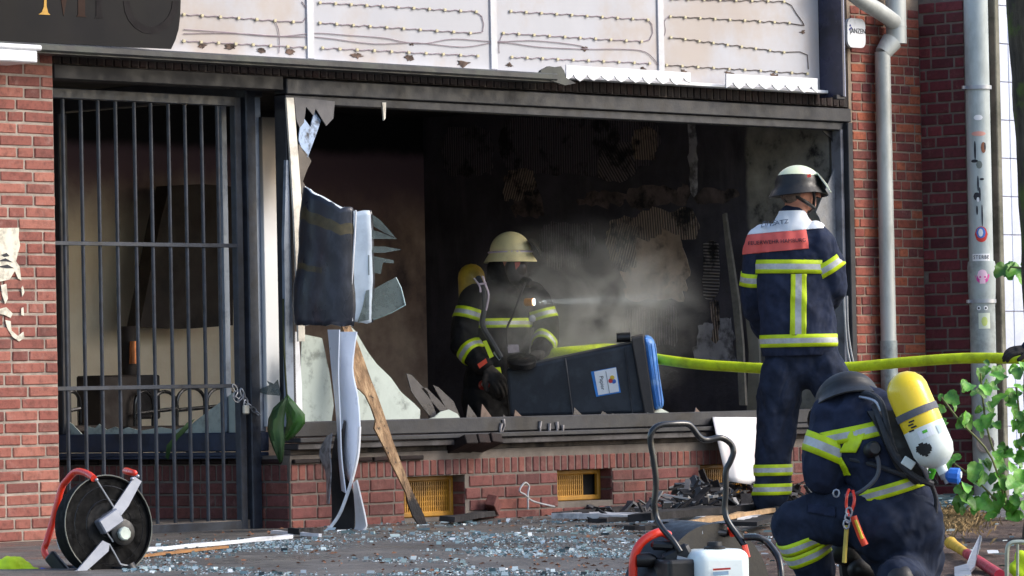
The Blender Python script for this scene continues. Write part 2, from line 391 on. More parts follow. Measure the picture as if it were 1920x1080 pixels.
# projecting corner: its side faces us, its front carries the second downpipe
XQ = onY(1868, 400, -.365).x
w = thing('brick_wall', 'brick side wall of the projecting corner, coloured dark for its shade, beside the second downpipe', 'wall', (3.97, -.18, 0))
panel('mortar', Vector((XE, .05, 0)), Vector((0, -1, 0)), NX, [0, .415], [-.2, 3.3], [], XQ-XE, MO_D, w)
courses(w, Vector((XE, 0, 0)), Vector((0, -1, 0)), NX, .004, .36, .004, 3.2, .0725, .172, .11, .012, BR_SHADE, start=None)
w2 = thing('brick_wall', 'narrow brick front of the projecting corner, coloured dark for its shade, behind the second downpipe', 'wall', (4.1, -.365, 0))
panel('mortar', Vector((XE+.002, -.366, 0)), XA, NY, [0, XQ-XE], [-.2, 3.3], [], .03, MO_D, w2)
courses(w2, Vector((XE, -.367, 0)), XA, NY, .006, XQ-XE-.05, .004, 3.2, .0725, .172, .11, .012, BR_SHADE, start=None)
MB().box((XQ-.02, -.39, 1.6), (.05, .06, 3.4), bev=.006).build('edge_strip', mat('mossy_plaster', '#7a776a', .9, 0, .3, 6, .8, 60, dirt='#4a4d3f', dscale=5, damt=.7), w2)
# tiled neighbour
TILE = mat('pale_blue_tile', '#c3cce0', .25, 0, .06, 3, .05, 20, dirt='#8d94a3', dscale=4, damt=.3, rand=.06, coat=.3)
w = thing('tiled_wall', 'pale blue tiled wall of the neighbouring building at the right edge', 'wall', (4.8, -.36, 0))
MB().box((XQ+.7, -.3, 1.5), (1.38, .1, 3.6)).build('mortar', mat('tile_joint', '#a98f8a', .9), w)
tm = MB().box((0, 0, 0), (.146, .016, .244), bev=.003).mesh('tile'); tm.materials.append(TILE)
for i in range(6):
    for j in range(14):
        o = bpy.data.objects.new('tile', tm); COL.objects.link(o); o.parent = w; o.location = Vector((XQ+.1+i*.15, -.354+R.uniform(-.001, .001), .07+j*.248))-org(w)
# plinth under the shop window
w = thing('brick_plinth', 'low sooted brick plinth under the shop window with yellow cellar grilles', 'wall', (.7, 0, 0))
c1a, c1b = onY(757, 930).x, onY(872, 930).x; c2a, c2b = onY(1045, 915).x, onY(1148, 910).x; c3a, c3b = onY(1313, 900).x, onY(1422, 900).x
holes = [(c1a-XC, c1b-XC, .02, .258), (c2a-XC, c2b-XC, .075, .262), (c3a-XC, c3b-XC, .06, .262)]
us = sorted({0, XR-XC, *[h[0] for h in holes], *[h[1] for h in holes]}); zs = sorted({-.2, .40, *[h[2] for h in holes], *[h[3] for h in holes]})
P0 = Vector((XC, 0, 0)); panel('mortar', P0, XA, NY, us, zs, holes, .14, MO_D, w)
courses(w, P0, XA, NY, .004, XR-XC, -.02, .262, .0697, .195, .1, .010, BR_P, holes=holes, start=0)
x = .004
while x < XR-XC-.03: put_brick(w, P0 + XA*(x+.026) + ZUP*.305, XA, NY, .052, .086, BR_P); x += .0625
for h0, h1, hz0, hz1 in holes:         # reveal bricks on the right side of each opening
    z = hz0
    while z < hz1-.04: put_brick(w, Vector((XC+h1, .058, z+.03)), Vector((0, -1, 0)), NX, .11, .058, BR_P); z += .0697
x = -1.84
while x < -.9: put_brick(w, Vector((x+.1, -.02, .366)), XA, NY, .2, .024, BR_S, d=.1); x += .21
# yellow cellar grilles
YEL = mat('yellow_grille_paint', '#ad7d26', .5, 0, .2, 8, .2, 50, dirt='#6b4a1c', dscale=6, damt=.55)
def grille(a, b_, z0, z1, open_=0.0):
    t_ = MB().box(((a+b_)/2, .135, (z0+z1)/2), (b_-a, .012, z1-z0)).build('cellar_window', SOOT, w)
    f = MB(); fw = .03
    f.bar((a, .105, z1-fw/2), (b_, .105, z1-fw/2), .03, fw, bev=.006).bar((a, .105, z0+fw/2), (b_, .105, z0+fw/2), .03, fw, bev=.006)
    f.bar((b_-fw/2, .103, z0), (b_-fw/2, .103, z1), .03, fw, bev=.006).bar((a+fw/2, .103, z0), (a+fw/2, .103, z1), .03, fw, bev=.006).build('frame', YEL, t_)
    q = MB(); xe = b_-fw-open_; n = int((xe-a-fw)/.018)
    for i in range(n+1): xx = a+fw+i*(xe-a-fw)/n; q.bar((xx, .107, z0+fw), (xx, .107, z1-fw), .006, .0095)
    k = int((z1-z0-2*fw)/.025)
    for i in range(k+1): zz = z0+fw+i*(z1-z0-2*fw)/k; q.bar((a+fw, .11, zz), (xe, .11, zz), .006, .009)
    o = q.build('grille_mesh', YEL, t_); o['kind'] = 'stuff'
grille(c1a, c1b, .022, .256); grille(c2a, c2b, .077, .26, .12); grille(c3a, c3b, .062, .26)
# lintel under the sign
w = thing('brick_lintel', 'sooted band of upright bricks between the sign and the shop window', 'wall', (0, 0, 2.49))
panel('mortar', Vector((XP, 0.004, 2.492)), XA, NY, [0, XR-XP+.02], [0, .8], [], .12, MO_S, w)
x = XP+.004
while x < XR-.05: put_brick(w, Vector((x+.026, .003, 2.55)), XA, NY, .0525, .112, BR_S, proud=.005); x += .0625
# ------------------------------------------------------------------ the burnt room behind the window
RX, BY, ZC = 3.15, 3.63, 2.62
m, t, b = newmat('sooted_party_wall'); gp = t.nodes.new('ShaderNodeNewGeometry').outputs['Position']
sp = t.nodes.new('ShaderNodeSeparateXYZ'); L(t, gp, sp.inputs[0]); yy, zz = sp.outputs[1], sp.outputs[2]
soot = ramp(t, noi(t, 2.5, 6, .6, gp), [(.3, lin('#232128')), (.7, lin('#4f4a52'))])
streak = smooth(t, noi(t, 3, 6, .65, coord(t, (1, 2.2, .35), 'Object')), .5, .75)
col = mixc(t, math_(t, 'MULTIPLY', streak, .5), soot, lin('#5c555a'))
gr = ramp(t, noi(t, 3.2, 7, .65, gp), [(.38, lin('#1d1c20')), (.46, lin('#77736c')), (.7, lin('#a39d92'))])
col = mixc(t, smooth(t, math_(t, 'MULTIPLY_ADD', noi(t, 5, 4, .6, gp), .08), .84, .80), col, gr)
mm = col.node.inputs[0].links[0].from_node.inputs[0].links[0].from_node
L(t, yy, mm.inputs[2]); 
L(t, col, b.inputs['Base Color']); b.inputs['Roughness'].default_value = .8
bump(t, b, noi(t, 14, 6, .7, gp), .6, .015)
PARTY = m
m, t, b = newmat('scorched_back_wall'); gp = t.nodes.new('ShaderNodeNewGeometry').outputs['Position']
sp = t.nodes.new('ShaderNodeSeparateXYZ'); L(t, gp, sp.inputs[0]); xx, zz = sp.outputs[0], sp.outputs[2]
tan = ramp(t, noi(t, 2.2, 5, .6, gp), [(.3, lin('#e2cdae')), (.7, lin('#f4e8d0'))])
brn = ramp(t, noi(t, 2.6, 6, .62, gp), [(.3, lin('#5f4c4a')), (.46, lin('#a08373')), (.72, lin('#d8bba3'))])
wob = math_(t, 'MULTIPLY', noi(t, 3, 5, .6, gp), .35)
c = mixc(t, smooth(t, math_(t, 'ADD', xx, wob), 1.5, 1.8), tan, brn)
c = mixc(t, smooth(t, math_(t, 'ADD', zz, wob), 1.9, 2.4), c, lin('#776068'))
c = mixc(t, smooth(t, math_(t, 'ADD', zz, math_(t, 'MULTIPLY', wob, .3)), 2.36, 2.46), c, lin('#0a090c')); L(t, c, b.inputs['Base Color']); b.inputs['Roughness'].default_value = .8; bump(t, b, noi(t, 18, 5, .7, gp), .3, .01)
BACKW = m
MB().box((RX+.04, (BY+.1)/2+.03, ZC/2), (.08, BY-.06, ZC)).build('wall_party', PARTY, None, root=False); tag(bpy.data.objects['wall_party'], kind='structure')
MB().box((-.2, BY+.05, ZC/2), (7.4, .1, ZC)).build('wall_back', BACKW, None, root=False); tag(bpy.data.objects['wall_back'], kind='structure')
tag(MB().box((-.2, BY/2+.1, ZC+.05), (7.4, BY-.2, .1)).build('ceiling', SOOT, None, root=False), kind='structure')
tag(MB().box((-.2, BY/2+.1, .0), (7.4, BY-.25, .1)).build('floor', mat('burnt_floor', '#6f665e', .7, 0, .5, 5, .6, 30, dirt='#2a2523', dscale=3, damt=.7), None, root=False), kind='structure')
tag(MB().box((-3.75, BY/2+1., ZC/2), (.1, BY-2.0, ZC)).build('wall_left', mat('room_left_wall', '#8d7a66', .8, dirt='#2a2323', damt=.8), None, root=False), kind='structure')
# recess: back left open to let light in; side wall with display window
# remains of tile adhesive and plaster on the party wall: thin irregular sheets
def comb_mat(name, lo, hi, rot, sc=15):
    m, t, b = newmat(name); g_ = t.nodes.new('ShaderNodeNewGeometry').outputs['Position']; mp = N(t, 'ShaderNodeMapping'); mp.inputs['Rotation'].default_value = (rot, 0, 0); L(t, g_, mp.inputs[0])
    w_ = N(t, 'ShaderNodeTexWave', i_Scale=sc, i_Distortion=1.2, i_Detail=2.0, i_Detail_Scale=.4); w_.bands_direction = 'Y'; L(t, mp.outputs[0], w_.inputs['Vector'])
    c = mixc(t, smooth(t, w_.outputs['Fac'], .2, .9), lin(lo), lin(hi)); c = mixc(t, smooth(t, noi(t, 5, 6, .7, g_), .48, .62), c, lin('#141115')); L(t, c, b.inputs['Base Color']); b.inputs['Roughness'].default_value = .85
    bump(t, b, w_.outputs['Fac'], .8, .012); return m
CB = {k: comb_mat('comb_'+k, lo, hi, r) for k, lo, hi, r in (('dark', '#353137', '#6d636a', 0), ('diag', '#3d3638', '#85787a', .6), ('brown', '#5b4e47', '#a69182', .08), ('flat', '#3d383a', '#938886', 1.5), ('lean', '#544945', '#a59284', -.35))}
CB['tan'] = mat('bare_plaster', '#b59c87', .9, 0, .35, 5, .6, 30, dirt='#3a2d28', dscale=6, damt=.8); CB['grey'] = mat('grey_render', '#a5a1a6', .9, 0, .3, 6, .6, 30, dirt='#2a2629', dscale=7, damt=.8); CB['pink'] = mat('scorched_render', '#5c4f4d', .9, 0, .5, 8, .6, 30, dirt='#1a1617', dscale=7, damt=1.0)
wp = bpy.data.objects['wall_party']
for k_, (x0, y0, x1, y1, kind, amp) in enumerate(((935, 212, 1238, 318, 'dark', .05), (1118, 268, 1192, 338, 'diag', .04), (1188, 240, 1232, 300, 'brown', .03), (1292, 226, 1309, 368, 'grey', .03), (1085, 362, 1180, 388, 'pink', .06), (1175, 352, 1300, 384, 'pink', .05), (1300, 358, 1388, 376, 'pink', .04), (1150, 398, 1312, 452, 'brown', .05), (1168, 446, 1292, 566, 'tan', .07), (1142, 420, 1200, 505, 'lean', .05), (1162, 574, 1275, 650, 'dark', .04), (1318, 450, 1352, 565, 'flat', .03), (958, 360, 1018, 402, 'pink', .05), (938, 318, 1005, 372, 'lean', .06), (1018, 420, 1120, 500, 'dark', .06), (1300, 600, 1385, 690, 'grey', .06), (1330, 560, 1350, 640, 'brown', .04), (830, 240, 925, 330, 'dark', .06))):
    rim = []; pa, pb = onX(x0, y0, RX), onX(x1, y1, RX); ya, yb, za, zb = pa.y, pb.y, pa.z, pb.z; n_ = 14
    base_ = [(ya+(yb-ya)*i/n_, za) for i in range(n_)]+[(yb, za+(zb-za)*i/n_) for i in range(n_)]+[(yb+(ya-yb)*i/n_, zb) for i in range(n_)]+[(ya, zb+(za-zb)*i/n_) for i in range(n_)]
    cy, cz = (ya+yb)/2, (za+zb)/2
    for y_, z_ in base_:
        d = noise.noise(Vector((y_*5, z_*5, k_)))*1.0+noise.noise(Vector((y_*16, z_*16, k_)))*.6; f_ = 1-.14*max(0, abs(y_-cy)/max(abs(yb-ya)/2, .01)+abs(z_-cz)/max(abs(za-zb)/2, .01)-1.1); rim.append(Vector((RX-.003, cy+(y_-cy)*f_+d*amp, cz+(z_-cz)*f_+d*amp)))
    ob = MB().prism(rim, (-.004-.0012*(k_ % 5), 0, 0)).build('plaster_patch', CB[kind], wp)
w = thing('brick_plinth', 'low brick plinth in the entrance recess seen behind the gate bars', 'wall', (XC, 1.0, 0))
panel('mortar', Vector((XC-.003, 1.95, 0)), Vector((0, -1, 0)), NX, [0, 1.945], [-.2, .40], [], .1, MO_D, w)
courses(w, Vector((XC-.004, 1.95, 0)), Vector((0, -1, 0)), NX, .002, 1.942, -.02, .262, .0697, .195, .1, .010, BR_P, start=0)
x = .004
while x < 1.9: put_brick(w, Vector((XC-.004, 1.95-x-.026, .305)), Vector((0, -1, 0)), NX, .052, .086, BR_P); x += .0625
for i in range(9): put_brick(w, Vector((XC-.015, 1.84-i*.21, .368)), Vector((0, -1, 0)), NX, .2, .026, BR_S, d=.1)
sw = thing('display_window', 'broken display window with dark blue frame behind the gate bars', 'window', (XC, 1.0, .4))
MB().box((XC+.02, 1.08, .478), (.07, 1.74, .105), bev=.006).build('bottom_rail', mat('navy_frame', '#2f3a50', .45, .1, .25, 8, .1, 60, dirt='#1c1c24', damt=.6), sw)
MB().box((XC+.0, 1.08, .41), (.1, 1.74, .022), bev=.004).box((XC-.005, 1.08, .392), (.13, 1.74, .012), bev=.003).build('sill', MC['navy_frame'], sw)
MB().box((XC+.02, .30, 1.46), (.06, .15, 1.86), bev=.006).build('jamb_panel', BLUEGREY, sw)
MB().box((XC+.025, .52, 1.46), (.05, .05, 1.86), bev=.006).build('jamb', BLUEGREY, sw)
MB().box((XC+.02, 1.88, 1.46), (.07, .12, 1.86), bev=.006).build('jamb', STEEL, sw)
MB().box((XC+.02, 1.08, 2.45), (.07, 1.74, .12), bev=.006).build('top_rail', STEEL, sw)
def shard(name, pts, m, parent, fn, ext): return MB().prism([fn(*p) for p in pts], ext).build(name, m, parent)
fx = lambda px, py: onX(px, py, XC+.02)
for pts in ([(345, 815), (350, 803), (372, 785), (405, 760), (441, 733), (441, 815)], [(160, 818), (165, 800), (178, 803), (186, 795), (200, 806), (216, 800), (228, 806), (240, 801), (262, 808), (300, 801), (330, 806), (344, 800), (344, 816)], [(112, 822), (113, 800), (121, 786), (135, 795), (158, 819)]):
    shard('glass_shard', pts, MILK, sw, fx, (.006, 0, 0))
shard('glass_shard', [(478, 733), (505, 722), (500, 714), (513, 720), (520, 712), (526, 742), (500, 740)], CLEARG, sw, lambda a, c_: onX(a, c_, XC-.01), (.005, 0, 0))
# white board in front of the side window
wb = MB().box((XC+.118, .215, 1.42), (.175, .03, 1.72), bev=.003).build('white_board', None)
m, t, b = newmat('sooted_white_board'); gp = t.nodes.new('ShaderNodeNewGeometry').outputs['Position']; sp = t.nodes.new('ShaderNodeSeparateXYZ'); L(t, gp, sp.inputs[0])
c = ramp(t, math_(t, 'ADD', sp.outputs[2], math_(t, 'MULTIPLY', noi(t, 4, 5, .6, gp), .2)), [(0, lin('#e6e6e2')), (1, (1, 1, 1))])
nz = math_(t, 'ADD', sp.outputs[2], math_(t, 'MULTIPLY', noi(t, 4, 5, .6, gp), .2))
c = mixc(t, smooth(t, nz, 1.6, 2.15), lin('#e2e4e4'), lin('#8d7d68')); c = mixc(t, smooth(t, nz, 2.1, 2.4), c, lin('#1a1614')); L(t, c, b.inputs['Base Color']); b.inputs['Roughness'].default_value = .6
wb.data.materials.clear(); wb.data.materials.append(m); tag(wb, 'upright white board, sooted brown towards the top, beside the gate post', 'board')
# ------------------------------------------------------------------ shop window
sh = thing('shop_window', 'wide dark steel shop window frame with jagged remains of its broken pane', 'window', (.7, 0, .4))
LX = XC+.01
MB().box(((LX+XR)/2, .03, 2.437), (XR-LX, .10, .085), bev=.005).build('top_rail', FRAME, sh)
MB().box(((LX+XR)/2, .045, 2.368), (XR-LX-.04, .08, .05), bev=.005).build('top_rail', FRAME, sh)
MB().box((XR-.025, .02, 1.44), (.05, .10, 1.9), bev=.004).build('jamb', FRAME, sh)
MB().box((XR-.068, .045, 1.46), (.03, .08, 1.78), bev=.004).build('jamb', mat('light_frame', '#7b7d86', .45, .2, .2, 7, .1, 60, dirt='#3a3536', damt=.6), sh)
MB().box((LX+.02, .035, 1.44), (.045, .09, 1.9), bev=.004).build('jamb', STEEL, sh)
MB().box(((LX+XR)/2, .02, .542), (XR-LX, .10, .085), bev=.006).build('bottom_rail', FRAME, sh)
MB().box(((LX+XR)/2, -.0, .482), (XR-LX, .15, .026), bev=.004).build('sill', FRAME, sh)
MB().box(((LX+XR)/2, .01, .447), (XR-LX, .13, .034), bev=.004).build('sill', mat('sooty_ledge', '#2f2b2c', .6, 0, .4, 7, .5, 40, dirt='#6d6a6c', damt=.4), sh)
MB().box(((LX+XR)/2, .06, .415), (XR-LX, .11, .028), bev=.003).build('mortar_bed', mat('dark_cavity_mortar', '#4a423c', .95, 0, .5, 9, 1, 40, dirt='#171415', damt=.95), sh)  # bed coloured dark to stand in for the shaded cavity below the sill
fy = lambda px, py: onY(px, py, .04)
EX = (0, .006, 0)
shard('glass_shard', [(561, 818), (566, 626), (604, 634), (618, 700), (626, 760), (618, 815)], MILK, sh, fy, EX)
shard('glass_shard', [(642, 812), (645, 700), (652, 607), (666, 620), (690, 660), (706, 682), (733, 708), (752, 735), (775, 755), (788, 768), (787, 790), (800, 786), (815, 782), (826, 772), (842, 768), (858, 776), (872, 798), (872, 806)], MILK, sh, fy, EX)
for pts, mm_ in (([(872, 800), (878, 758), (892, 778), (906, 798)], SMOKED), ([(900, 797), (904, 757), (921, 780), (931, 797)], BROWNG), ([(942, 797), (944, 777), (955, 787), (958, 797)], SMOKED),
                 ([(962, 797), (966, 768), (986, 788), (990, 796)], BROWNG), ([(990, 796), (996, 786), (1010, 790), (1014, 796)], SMOKED), ([(1074, 793), (1077, 764), (1092, 778), (1106, 785), (1112, 793)], SMOKED),
                 ([(1110, 793), (1114, 776), (1122, 784), (1130, 771), (1140, 777), (1150, 775), (1158, 780), (1163, 792)], SMOKED), ([(1178, 792), (1196, 780), (1215, 774), (1240, 766), (1256, 774), (1268, 790)], MILK),
                 ([(1300, 789), (1305, 764), (1316, 776), (1326, 772), (1334, 788)], BROWNG), ([(1020, 796), (1028, 783), (1040, 788), (1048, 780), (1062, 795)], SMOKED)):
    shard('glass_shard', pts, mm_, sh, fy, EX)
for pts in ([(762, 700), (772, 703), (802, 735), (812, 760), (820, 782), (812, 788), (790, 760), (772, 735)], [(790, 728), (800, 727), (825, 752), (848, 778), (842, 788), (820, 765)], [(812, 722), (822, 726), (850, 752), (866, 788), (856, 790), (838, 768)]):
    shard('glass_shard', pts, SMOKED, sh, lambda a, c_: onY(a, c_, .07), (.0, .006, 0))
shard('glass_shard', [(552, 182), (628, 190), (625, 222), (612, 236), (602, 220), (592, 203), (588, 217), (574, 200), (570, 230), (562, 240), (556, 225)], mat('grey_melted_foil', '#5a595d', .5, 0, .2, 8, .2, 40), sh, lambda a, c_: onY(a, c_, .0), EX)
FOIL = mat('sooty_blue_foil', '#9db4d4', .35, 0, .2, 10, .3, 40, dirt='#23242c', dscale=16, damt=.95)
shard('foil_remnant', [(565, 215), (582, 238), (590, 208), (602, 226), (592, 255), (582, 282), (577, 296), (566, 280), (560, 262)], FOIL, sh, lambda a, c_: onY(a, c_, .02), EX)
shard('foil_remnant', [(560, 270), (577, 290), (584, 302), (576, 318), (568, 340), (574, 352), (570, 372), (562, 350), (558, 310)], mat('grey_brown_foil', '#5f574f', .6, 0, .3, 10, .3, 40), sh, lambda a, c_: onY(a, c_, .02), EX)
shard('glass_shard', [(1573, 296), (1577, 440), (1560, 470), (1536, 408), (1530, 398)], mat('streaked_grey_glass', '#74777c', .25, 0, .25, 30, .3, 40, stretch=(.3, 1, .3)), sh, lambda a, c_: onY(a, c_, .06), EX)
shard('glass_shard', [(1480, 212), (1572, 215), (1572, 300), (1560, 262), (1545, 248), (1530, 230), (1500, 222)], mat('black_sooted_glass', '#141316', .4, 0, .4, 10, .3, 40), sh, lambda a, c_: onY(a, c_, .07), EX)
shard('icicle', [(717, 192), (724, 192), (723, 222), (720, 226)], WHITES, sh, lambda a, c_: onY(a, c_, .0), (0, .01, 0))
# ------------------------------------------------------------------ gate
GY = .24; gt = thing('security_gate', 'dark steel barred gate with horizontal ties closing the entrance recess', 'gate', (-2.7, GY, .03))
gx0, gx1 = XP+.02, onY(448, 600, GY).x; gz0, gz1 = .02, 2.36
bxs = [onY(p, 540, GY).x for p in (123, 157, 189, 222, 257, 288, 321, 352, 383, 413)]
for xx_ in bxs: MB().tube([(xx_, GY, gz0+.03), (xx_, GY, gz1-.03)], .0105, 10).build('bar', GATEM, gt, sm=True)
MB().box(((gx0+gx1)/2, GY, gz1), (gx1-gx0, .04, .055), bev=.004).build('top_rail', GATEM, gt)
MB().box(((gx0+gx1)/2, GY, gz0), (gx1-gx0, .04, .05), bev=.004).build('bottom_rail', GATEM, gt)
MB().box((gx1, GY, (gz0+gz1)/2), (.05, .043, gz1-gz0+.05), bev=.004).build('stile', GATEM, gt)
MB().box((gx0, GY, (gz0+gz1)/2), (.05, .043, gz1-gz0+.05), bev=.004).build('stile', GATEM, gt)
for zt in (1.562, .79): MB().bar((gx0, GY-.014, zt), (gx1, GY-.014, zt), .012, .022, bev=.002).build('tie_bar', GATEM, gt)
gp_ = MB().box((onY(468, 600, GY).x, GY, 1.21), (.075, .08, 2.44), bev=.006).build('gate_post', GATEM); tag(gp_, 'square dark steel post the chained gate closes against', 'post')
tb = thing('steel_beam', 'sooty steel head beam above the barred gate', 'beam', ((XP+XC)/2, .1, 2.42))
MB().box(((XP+XC)/2, .06, 2.452), (XC-XP-.01, .14, .075), bev=.004).build('flange', mat('sooty_steel', '#1b191b', .6, 0, .3, 6, .2, 40), tb)
MB().box(((XP+XC)/2, .13, 2.52), (XC-XP-.01, .06, .06), bev=.004).build('web', SOOT, tb)
# chain and padlock
ch = thing('padlock', 'grey padlock hanging on a steel chain round the gate stile', 'padlock', onY(462, 770, GY-.06))
lk = [(437, 722), (444, 733), (438, 745), (447, 752), (455, 742), (452, 730), (458, 745), (464, 757), (472, 765), (480, 772), (486, 778)]
lp = [onY(a, c_, GY-.055) for a, c_ in lk]
for i in range(len(lp)-1):
    a, c_ = lp[i], lp[i+1]; d = (c_-a); mid = (a+c_)/2; u, v = frame_of(d, Vector((0, 1, 0)) if i % 2 else Vector((.7, 0, .7)))
    MB().tube([mid + d.normalized()*math.cos(k*math.pi/5)*d.length*.62 + u*math.sin(k*math.pi/5)*.013 for k in range(10)], .0035, 6, closed=True).build('chain_link', ALU, ch, sm=True)
pc = onY(461, 768, GY-.06)
MB().box(pc, (.045, .02, .05), bev=.006).build('lock_body', mat('padlock_body', '#b9b8ae', .45, .3, .15), ch)
MB().tube([pc+Vector((math.cos(k*math.pi/8)*.015, 0, .024+math.sin(k*math.pi/8)*.03)) for k in range(9)], .004, 8).build('shackle', ALU, ch, sm=True)
# ------------------------------------------------------------------ sign
SY, SB = -.20, -.03
zt0 = onY(335, 96, SY).z; zb0 = zt0-.042; XS = onY(1536, 80, SB).x
sg = thing('shop_sign', 'burnt-out white light box sign with exposed LED chains and dark panel at left', 'sign', (0, -.1, zb0))
edges = [-4.6, onY(335, 50, SB).x-.5, onY(587, 50, SB).x, onY(930, 50, SB).x, onY(1243, 60, SB).x, XS]
for i in range(5): MB().box(((edges[i]+edges[i+1])/2, SB+.008, zt0+.41), (edges[i+1]-edges[i]-.006, .016, .82), bev=.001).build('back_panel', PANEL, sg)
for i in (2, 3, 4): MB().box((edges[i]-.03, SB-.006, zt0+.42), (.055, .012, .80), bev=.002).build('joint_profile', mat('sign_profile', '#b7b9c0', .4, .3, .1), sg)
MB().box(((XS-4.6)/2, -.05, zt0-.004), (XS+4.6, .09, .02), bev=.003).build('tray_lip', WHITEP, sg)
xb = onY(1045, 130, SY).x
MB().box(((xb-4.6)/2, SY+.005, (zt0+zb0)/2), (xb+4.6, .03, zt0-zb0), bev=.008).box(((xb-4.6)/2, SY+.07, zb0-.004), (xb+4.6, .12, .008)).build('front_rail', mat('melted_rail', '#2e2f33', .45, 0, .4, 5, .5, 20, dirt='#3b4238', damt=.6), sg)
MB().prism([onY(a, c_, SY) for a, c_ in [(1015, 132), (1030, 124), (1042, 126), (1052, 124), (1058, 133), (1062, 146), (1080, 156), (1060, 160), (1030, 150), (1010, 146)]], (0, .02, 0)).build('melted_lump', MC['melted_rail'], sg)
def scallop(x0, y0, x1, y1, top0, top1, n, amp):
    top = []; bot = []
    for i in range(n*8+1):
        u = i/(n*8); px = x0+(x1-x0)*u; yb = y0+(y1-y0)*u; k = u*n % 1
        bot.append(onY(px, yb + amp*(abs(2*k-1)**.6)*(.5+.5*noise.noise(Vector((u*n*.6, 3, 0)))+.4) , SY+.03)); top.append(onY(px, top0+(top1-top0)*u, SY+.03))
    q = MB(); k = len(top); off = Vector((0, .008, 0))
    vs = top+bot+[p+off for p in top]+[p+off for p in bot]; fs = []
    for i in range(k-1): fs += [(i, i+1, k+i+1, k+i), (2*k+i+1, 2*k+i, 3*k+i, 3*k+i+1), (k+i, k+i+1, 3*k+i+1, 3*k+i), (i+1, i, 2*k+i, 2*k+i+1)]
    return q.add(vs, fs).build('torn_foil_strip', WHITEP, sg)
scallop(1062, 139, 1295, 147, 122, 136, 9, 13); scallop(1362, 153, 1533, 162, 138, 147, 7, 13)
MB().box((XS+.012, (SY+SB)/2, zt0+.39), (.024, SB-SY+.02, .86), bev=.003).build('end_cap', mat('purple_black_film', '#2f3144', .3, 0, .3, 3, .1, 20, dirt='#15151c', damt=.7), sg)
MB().box((XS+.032, SY+.01, zt0+.39), (.014, .03, .86), bev=.003).build('end_trim', mat('end_trim', '#8d93ad', .3, .2, .1), sg)
MB().box((XS-.0, SY+.02, zb0+.0), (.09, .03, .03), bev=.004).build('end_trim', STEEL, sg)
# dark front panel with curved edge
pe = [(337, -90), (339, -40), (339, 0), (338, 30), (335, 55), (329, 75), (321, 92)]
poly = [Vector((-4.6, SY-.004, zt0-.004))] + [onY(a, c_, SY-.004) for a, c_ in reversed(pe)] + [Vector((-4.6, SY-.004, onY(337, -90, SY).z))]
MB().prism(poly, (0, .008, 0)).build('front_panel', mat('dark_sign_film', '#111115', .4, 0, .2, 2, .03, 10, dirt='#100f14', dscale=2, damt=.7, spec=.12), sg)
GOLD = mat('gold_lettering', '#a3803c', .4, .5, .15); BRON = mat('bronze_lettering', '#33241e', .6, 0, .2, spec=.1); DIM = mat('faded_lettering', '#1c191b', .6, 0, .15, spec=.1)
fl = lambda a, c_: onY(a, c_, SY-.0045)
zl = lambda pts, m_: MB().prism([fl(*p) for p in pts], (0, -.002, 0)).build('letter_M', m_, sg)
zl([(72, 27), (78, 23), (82, 12), (83, -60), (86, -60), (87, 12), (90, 24), (94, 28)], GOLD); zl([(96, -60), (113, -8), (119, 30), (126, -6), (140, -60), (124, -60)], BRON); zl([(146, -60), (146, 28), (143, 31), (162, 32), (159, 28), (160, -60)], BRON)
MB().prism([fl(*p) for p in [(180, -60), (180, 31), (177, 34), (194, 34), (190, 30), (190, -60)]], (0, -.002, 0)).build('letter_F', DIM, sg)
ci = [fl(283+52*math.cos(k*math.pi/10), 2+62*math.sin(k*math.pi/10)) for k in range(11)]; ci2 = [fl(283+40*math.cos(k*math.pi/10), 2+48*math.sin(k*math.pi/10)) for k in range(11)]
MB().prism(ci+ci2[::-1], (0, -.002, 0)).build('letter_G', DIM, sg)
# LED chains
LED = mat('led_module', '#bfb593', .35, 0, .1, 20, .05); WIRE = mat('thin_wire', '#8d7f86', .6); WIREB = mat('burnt_wire', '#4a3f3a', .7)
ledm = MB().box((0, 0, 0), (.022, .008, .016), bev=.002).mesh('led_module'); ledm.materials.append(LED)
def led(rows, burnt=False):
    for row in rows:
        px0, py0, px1, py1, n, loop = row
        pts = []
        for i in range(n*3+1):
            u = i/(n*3); pts.append(onY(px0+(px1-px0)*u, py0+(py1-py0)*u+1.2*math.sin(i*2.1)+R.uniform(-.6, .6), SB-.005))
        pts += [onY(a, c_, SB-.005) for a, c_ in loop]
        s_ = MB().tube(pts, .0028, 5).build('led_chain', WIREB if burnt else WIRE, sg)
        for i in range(n+1):
            u = i/n; o = bpy.data.objects.new('led_module', ledm); COL.objects.link(o); o.parent = s_; o.location = onY(px0+(px1-px0)*u, py0+(py1-py0)*u, SB-.009)-org(s_); o.rotation_euler = (0, R.uniform(-.2, .2), 0)
led([(345, 27, 550, 41, 6, [(568, 41), (576, 30), (574, 14), (566, 3)]), (345, 77, 572, 89, 7, []), (600, 5, 893, 22, 10, [(903, 30), (907, 45), (905, 60)]), (600, 43, 882, 62, 9, [(905, 60)]), (605, 90, 896, 105, 9, [])])
led([(958, 21, 1215, 37, 9, [(1222, 45), (1224, 62), (1218, 75)]), (944, 62, 1203, 78, 9, [(1218, 75)]), (960, 107, 1218, 119, 9, [])])
led([(1260, -2, 1470, 3, 7, [(1484, 10), (1493, 25), (1504, 40), (1508, 48)]), (1257, 31, 1480, 43, 8, [(1508, 48)]), (1258, 70, 1470, 98, 8, [(1500, 97), (1514, 103), (1516, 130)]), (1250, 122, 1514, 138, 9, [])], True)
